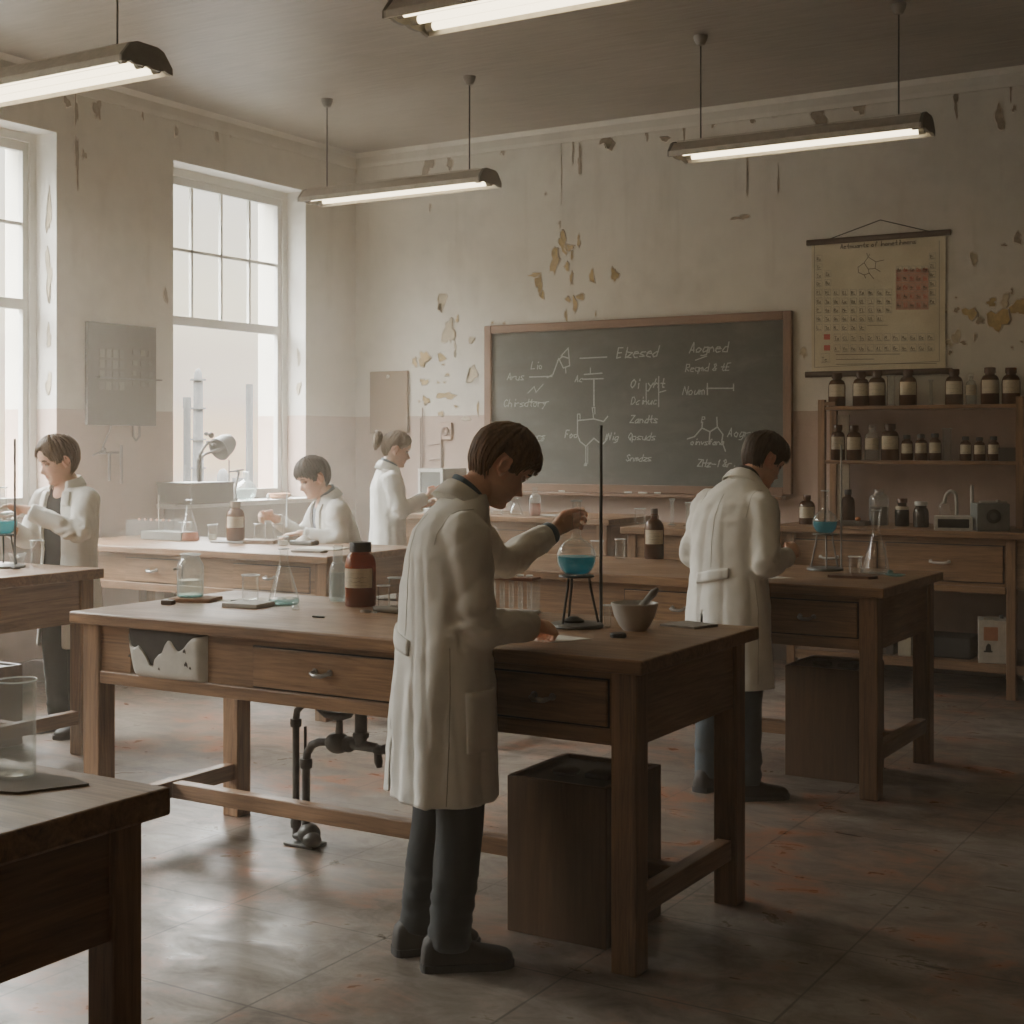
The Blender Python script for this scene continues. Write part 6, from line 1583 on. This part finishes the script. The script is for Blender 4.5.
# boy in the middle, seen from behind his right side
person('boy in a grey-white lab coat holding the blue flask neck at the front bench', (-2.341, 3.472, 0), 57, dict(
    seed=2, vox=.0036, cvox=.008, head=(0, .183, 1.442), yaw=-.12, pitch=.66, roll=.0, hs=1.0, style='boy', hairmat=HAIR1, trous=TROUS, shirt=SHIRTB, part=-1,
    j=dict(LEGS(), neck=(0, .060, 1.342), shR=(.158, .0, 1.243), elR=(.165, .035, .985), wrR=(.012, .300, .955), shL=(-.150, .11, 1.262), elL=(-.245, .300, 1.125), wrL=(-.338, .532, 1.215), anR=(.080, -.020, .09), anL=(-.085, -.045, .09)),
    toeR=(.28, 1), toeL=(.05, 1),
    handR=dict(f=(-.50, .82, -.18), n=(-.55, -.25, -.8), curl=[(.75, 1.1, .7), (.95, 1.2, .8), (1.05, 1.25, .8), (1.1, 1.25, .8)], thumb=(.1, .5, .6)),
    handL=dict(f=(-.16, .86, .45), n=(.95, .15, -.05), curl=[(.55, .95, .6), (.65, 1.0, .65), (.75, 1.0, .7), (.8, 1.05, .7)], thumb=(.05, .45, .4)),
    rings=[(.465, .0, -.015, .203, .148, 0), (.60, 0, -.012, .197, .142, 0), (.80, 0, -.005, .190, .136, 0), (.95, 0, .0, .180, .128, -.03), (1.08, 0, .003, .186, .122, -.1), (1.18, 0, .010, .190, .122, -.22), (1.25, 0, .022, .182, .112, -.25), (1.30, 0, .040, .158, .094, -.25), (1.332, 0, .055, .108, .076, -.2), (1.36, 0, .066, .068, .062, -.1)],
    belt=(.935, .045, -1.25, .30, -.035), pockets=[(.35, .72, .15, .17)], vent=(-.055, .78, .06), armhole='RL', cuff=.86,
    seams=[[(.05, 1.30), (.05, 1.1), (.05, .95)], [(1.25, .93), (1.28, .8), (1.28, .65), (1.26, .49)]], shirt_cuffs='L'))
# boy on the right, seen from behind
person('boy in a white lab coat with his back turned at the bench on the right', (-2.405, 5.745, 0), 77, dict(
    seed=5, vox=.0042, cvox=.009, head=(.01, .255, 1.437), yaw=-.30, pitch=.55, style='boy', hairmat=HAIR2, trous=TROUS2, shirt=SHIRTD, part=-1, coat=COATW,
    j=dict(LEGS(), neck=(0, .125, 1.340), shR=(.160, .03, 1.235), elR=(.215, -.02, 1.00), wrR=(.175, .205, 1.02), shL=(-.148, .06, 1.24), elL=(-.195, .0, 1.02), wrL=(-.08, .225, 1.02), anR=(.115, -.03, .09), anL=(-.105, .0, .09)),
    toeR=(.75, 1), toeL=(-.1, 1),
    handR=dict(f=(-.15, .9, .30), n=(-.85, .1, -.2), curl=[(.7, .9, .6), (.8, 1., .7), (.9, 1.1, .7), (.95, 1.1, .7)], thumb=(.1, .5, .4)),
    handL=dict(f=(.6, .8, .1), n=(.5, .2, -.7), curl=FIST),
    rings=[(.455, .0, -.015, .215, .150, 0), (.62, 0, -.01, .205, .140, 0), (.82, 0, .0, .195, .134, 0), (.95, 0, .005, .178, .126, 0), (1.08, 0, .012, .182, .126, 0), (1.18, 0, .030, .184, .128, -.05), (1.25, 0, .055, .176, .118, -.06), (1.30, 0, .080, .150, .095, -.06), (1.335, 0, .100, .095, .075, -.05), (1.36, 0, .118, .068, .062, 0)],
    belt=(.945, .045, -.55, .62, .03), vent=(-.04, .80, .05), armhole='RL', cuff=.90, seams=[[(.0, 1.29), (.0, 1.15), (.0, .98)], [(1.3, .93), (1.35, .8), (1.35, .65), (1.33, .5)]]))
# short-haired girl on the left
person('short-haired girl in an open lab coat over a dark top behind the left bench', (-5.86, 5.185, 0), 271, dict(
    seed=7, vox=.005, cvox=.010, head=(.02, .055, 1.425), yaw=-.42, pitch=.34, hs=1.04, style='girl', hairmat=HAIR3, trous=TROUS3, shirt=SHIRTD, skin=SKIN2, part=.6,
    j=dict(LEGS(.085), neck=(.0, .015, 1.305), shR=(.150, .02, 1.215), elR=(.215, .09, 1.01), wrR=(.14, .27, 1.07), shL=(-.150, .02, 1.215), elL=(-.215, .13, 1.055), wrL=(.025, .27, 1.175), anR=(.09, -.02, .09), anL=(-.09, .0, .09)),
    toeR=(.4, 1), toeL=(-.1, 1),
    handR=dict(f=(.2, .9, .2), n=(-.8, .1, .2), curl=RELAX), handL=dict(f=(.85, .45, .12), n=(-.2, .5, -.8), curl=[(.25, .4, .3), (.3, .45, .3), (.35, .5, .3), (.4, .5, .3)], thumb=(.0, .2, .2)),
    rings=[(.44, .0, -.01, .20, .145, 0), (.62, 0, -.005, .19, .135, 0), (.82, 0, .0, .178, .125, 0), (.95, 0, .0, .165, .115, 0), (1.08, 0, .0, .170, .118, 0), (1.17, 0, .0, .172, .112, 0), (1.225, 0, .003, .160, .095, 0), (1.265, 0, .006, .125, .078, 0), (1.295, 0, .010, .085, .066, 0), (1.315, 0, .013, .064, .06, 0)],
    open=dict(x=[(.4, .01), (1.3, .01)], w=[(.44, .085), (.8, .075), (.95, .06), (1.1, .065), (1.22, .055), (1.28, .05)], lap=1.0), cuff=.9, shirt_collar=False, collar_gap=.75))
# boy bent over the window bench
person('dark-haired boy bent over the window bench with a pipette in his hand', (-5.66, 7.10, 0), 236, dict(
    seed=9, vox=.005, cvox=.010, scale=1.06, head=(.0, .10, 1.225), yaw=.05, pitch=.42, style='boy', hairmat=HAIR4, trous=TROUS, shirt=SHIRTG, skin=SKIN2, part=.5,
    j=dict(hipL=(-.09, -.10, .72), hipR=(.09, -.10, .72), knL=(-.1, .06, .40), knR=(.1, .06, .40), neck=(.0, .015, 1.115), shR=(.155, .0, 1.03), elR=(.225, .10, .85), wrR=(.13, .31, .985), shL=(-.155, .0, 1.03), elL=(-.225, .03, .86), wrL=(-.12, .22, .90), anR=(.1, -.08, .09), anL=(-.1, -.08, .09)),
    toeR=(.2, 1), toeL=(-.1, 1),
    handR=dict(f=(-.2, .8, .2), n=(-.75, .1, -.4), curl=[(.7, .9, .6), (.8, 1., .7), (.9, 1.1, .7), (.95, 1.1, .7)]), handL=dict(f=(.3, .9, -.1), n=(0, 0, -1), curl=RELAX),
    rings=[(.45, .0, -.12, .20, .16, 0), (.60, 0, -.11, .19, .15, 0), (.75, 0, -.09, .182, .14, 0), (.86, 0, -.05, .180, .13, 0), (.96, 0, -.02, .185, .125, 0), (1.03, 0, -.005, .165, .108, 0), (1.075, 0, .005, .125, .085, 0), (1.105, 0, .012, .085, .068, 0), (1.125, 0, .016, .064, .06, 0)], waist=.75,
    open=dict(x=[(.4, .0), (1.3, .0)], w=[(.5, .04), (.8, .045), (.95, .055), (1.05, .055), (1.1, .05)], lap=.84), cuff=.9, shirt_collar=True, collar_gap=.7))
# girl with tied-up hair at the instrument
person('girl with tied-up hair facing the grey instrument at the back', (-5.66, 7.72, 0), 50, dict(
    seed=12, vox=.005, cvox=.010, head=(.0, .055, 1.475), yaw=-.12, pitch=.30, style='bun', hairmat=HAIR5, trous=TROUS, shirt=SHIRTG, skin=SKIN2, coat=COATW,
    j=dict(LEGS(.085), neck=(.0, .0, 1.355), shR=(.150, -.01, 1.265), elR=(.185, .03, 1.07), wrR=(.08, .25, 1.155), shL=(-.150, .01, 1.265), elL=(-.20, .10, 1.06), wrL=(-.08, .28, 1.10), anR=(.09, -.02, .09), anL=(-.09, .0, .09)),
    toeR=(.1, 1), toeL=(-.1, 1),
    handR=dict(f=(-.1, .9, .45), n=(-.8, .1, -.2), curl=RELAX), handL=dict(f=(.2, .9, .2), n=(.5, .1, -.5), curl=RELAX),
    rings=[(.48, .0, -.015, .20, .145, 0), (.64, 0, -.01, .19, .135, 0), (.84, 0, -.005, .178, .125, 0), (.98, 0, -.005, .165, .115, 0), (1.11, 0, -.002, .170, .118, 0), (1.21, 0, -.005, .172, .112, 0), (1.27, 0, -.003, .160, .095, 0), (1.315, 0, .0, .125, .078, 0), (1.345, 0, .0, .085, .066, 0), (1.365, 0, .0, .064, .06, 0)],
    cuff=.9, armhole='R', shirt_collar=True, collar_gap=.5))

# ------------------------------------------------------------------ camera, sky, light, haze
cam = bpy.data.cameras.new('camera'); co = bpy.data.objects.new('camera', cam); COL.objects.link(co)
co.location = (0, 0, 1.5); co.rotation_euler = (PI / 2, 0, math.radians(31.3))
cam.sensor_width = 36; cam.sensor_fit = 'HORIZONTAL'; cam.lens = 36 * 1430 / 1024.
cam.shift_y = -(512 - 445) / 1024.
cam.clip_start = .05; cam.clip_end = 500
SC.camera = co

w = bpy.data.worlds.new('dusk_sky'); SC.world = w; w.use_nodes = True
nt = w.node_tree; nt.nodes.clear()
def wn(t, **kw):
    n = nt.nodes.new(t)
    for k, v in kw.items(): setattr(n, k, v)
    return n
tc = wn('ShaderNodeTexCoord'); sp = wn('ShaderNodeSeparateXYZ'); nt.links.new(tc.outputs['Generated'], sp.inputs[0])
mp = wn('ShaderNodeMapping'); mp.inputs['Scale'].default_value = (2.2, 2.2, 13); nt.links.new(tc.outputs['Generated'], mp.inputs[0])
nz = wn('ShaderNodeTexNoise'); nz.inputs['Scale'].default_value = 1.6; nz.inputs['Detail'].default_value = 5; nt.links.new(mp.outputs[0], nz.inputs[0])
ma = wn('ShaderNodeMath', operation='MULTIPLY_ADD'); nt.links.new(nz.outputs[0], ma.inputs[0]); ma.inputs[1].default_value = .13; nt.links.new(sp.outputs[2], ma.inputs[2])
mr = wn('ShaderNodeMapRange'); mr.inputs['From Min'].default_value = -.05; mr.inputs['From Max'].default_value = .45; nt.links.new(ma.outputs[0], mr.inputs[0])
cr = wn('ShaderNodeValToRGB'); nt.links.new(mr.outputs[0], cr.inputs[0])
stops = [(.0, (.50, .505, .50)), (.14, (.66, .61, .55)), (.22, (1., .71, .44)), (.31, (.78, .64, .52)), (.42, (1., .88, .64)), (.55, (.92, .84, .70)), (.75, (.98, .94, .86)), (1., (.93, .92, .88))]
while len(cr.color_ramp.elements) < len(stops): cr.color_ramp.elements.new(.5)
for e, (p, c) in zip(cr.color_ramp.elements, stops): e.position = p; e.color = (*c, 1)
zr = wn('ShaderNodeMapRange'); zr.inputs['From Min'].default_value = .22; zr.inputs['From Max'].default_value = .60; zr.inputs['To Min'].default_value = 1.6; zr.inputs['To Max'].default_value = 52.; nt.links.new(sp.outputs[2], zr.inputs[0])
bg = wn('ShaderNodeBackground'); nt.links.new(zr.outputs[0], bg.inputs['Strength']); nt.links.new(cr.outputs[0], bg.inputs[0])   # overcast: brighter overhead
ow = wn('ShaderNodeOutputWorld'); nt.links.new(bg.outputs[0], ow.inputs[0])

for a, b in WIN:                                            # window openings guide the sky sampling
    L = bpy.data.lights.new('window_portal', 'AREA'); L.shape = 'RECTANGLE'; L.size = ZT - ZS; L.size_y = b - a
    L.cycles.is_portal = True
    o = bpy.data.objects.new('window_portal', L); COL.objects.link(o)
    o.location = (X0 - .30, (a + b) / 2, (ZS + ZT) / 2); o.rotation_euler = (0, -PI / 2, 0)

def haze(name, label, dens, *b):
    k = NT(name + '_air'); vs = k.n('ShaderNodeVolumeScatter', Color=(1., .91, .78), Density=dens, Anisotropy=.2); k.link(vs.outputs[0], k.out.inputs['Volume'])
    tag(MB().box(*b).build(name, k.m), label, 'haze', None, 'stuff')
haze('haze', 'thin warm haze hanging in the whole room', .014, X0 + .002, X1 - .002, Y0 + .002, Y1 - .12, .002, HC - .002)
haze('window_haze', 'denser pale haze hanging near the windows at the back', .031, X0 + .004, -4.3, 5.0, Y1 - .125, .004, HC - .004)

SC.view_settings.view_transform = 'AgX'
SC.view_settings.look = 'None'
SC.view_settings.exposure = 0.82
SC.cycles.use_denoising = True
SC.cycles.max_bounces = 10; SC.cycles.diffuse_bounces = 5; SC.cycles.glossy_bounces = 4; SC.cycles.transmission_bounces = 8
SC.cycles.transparent_max_bounces = 32; SC.cycles.volume_bounces = 1
SC.cycles.caustics_reflective = False; SC.cycles.caustics_refractive = False
SC.cycles.sample_clamp_indirect = 6.
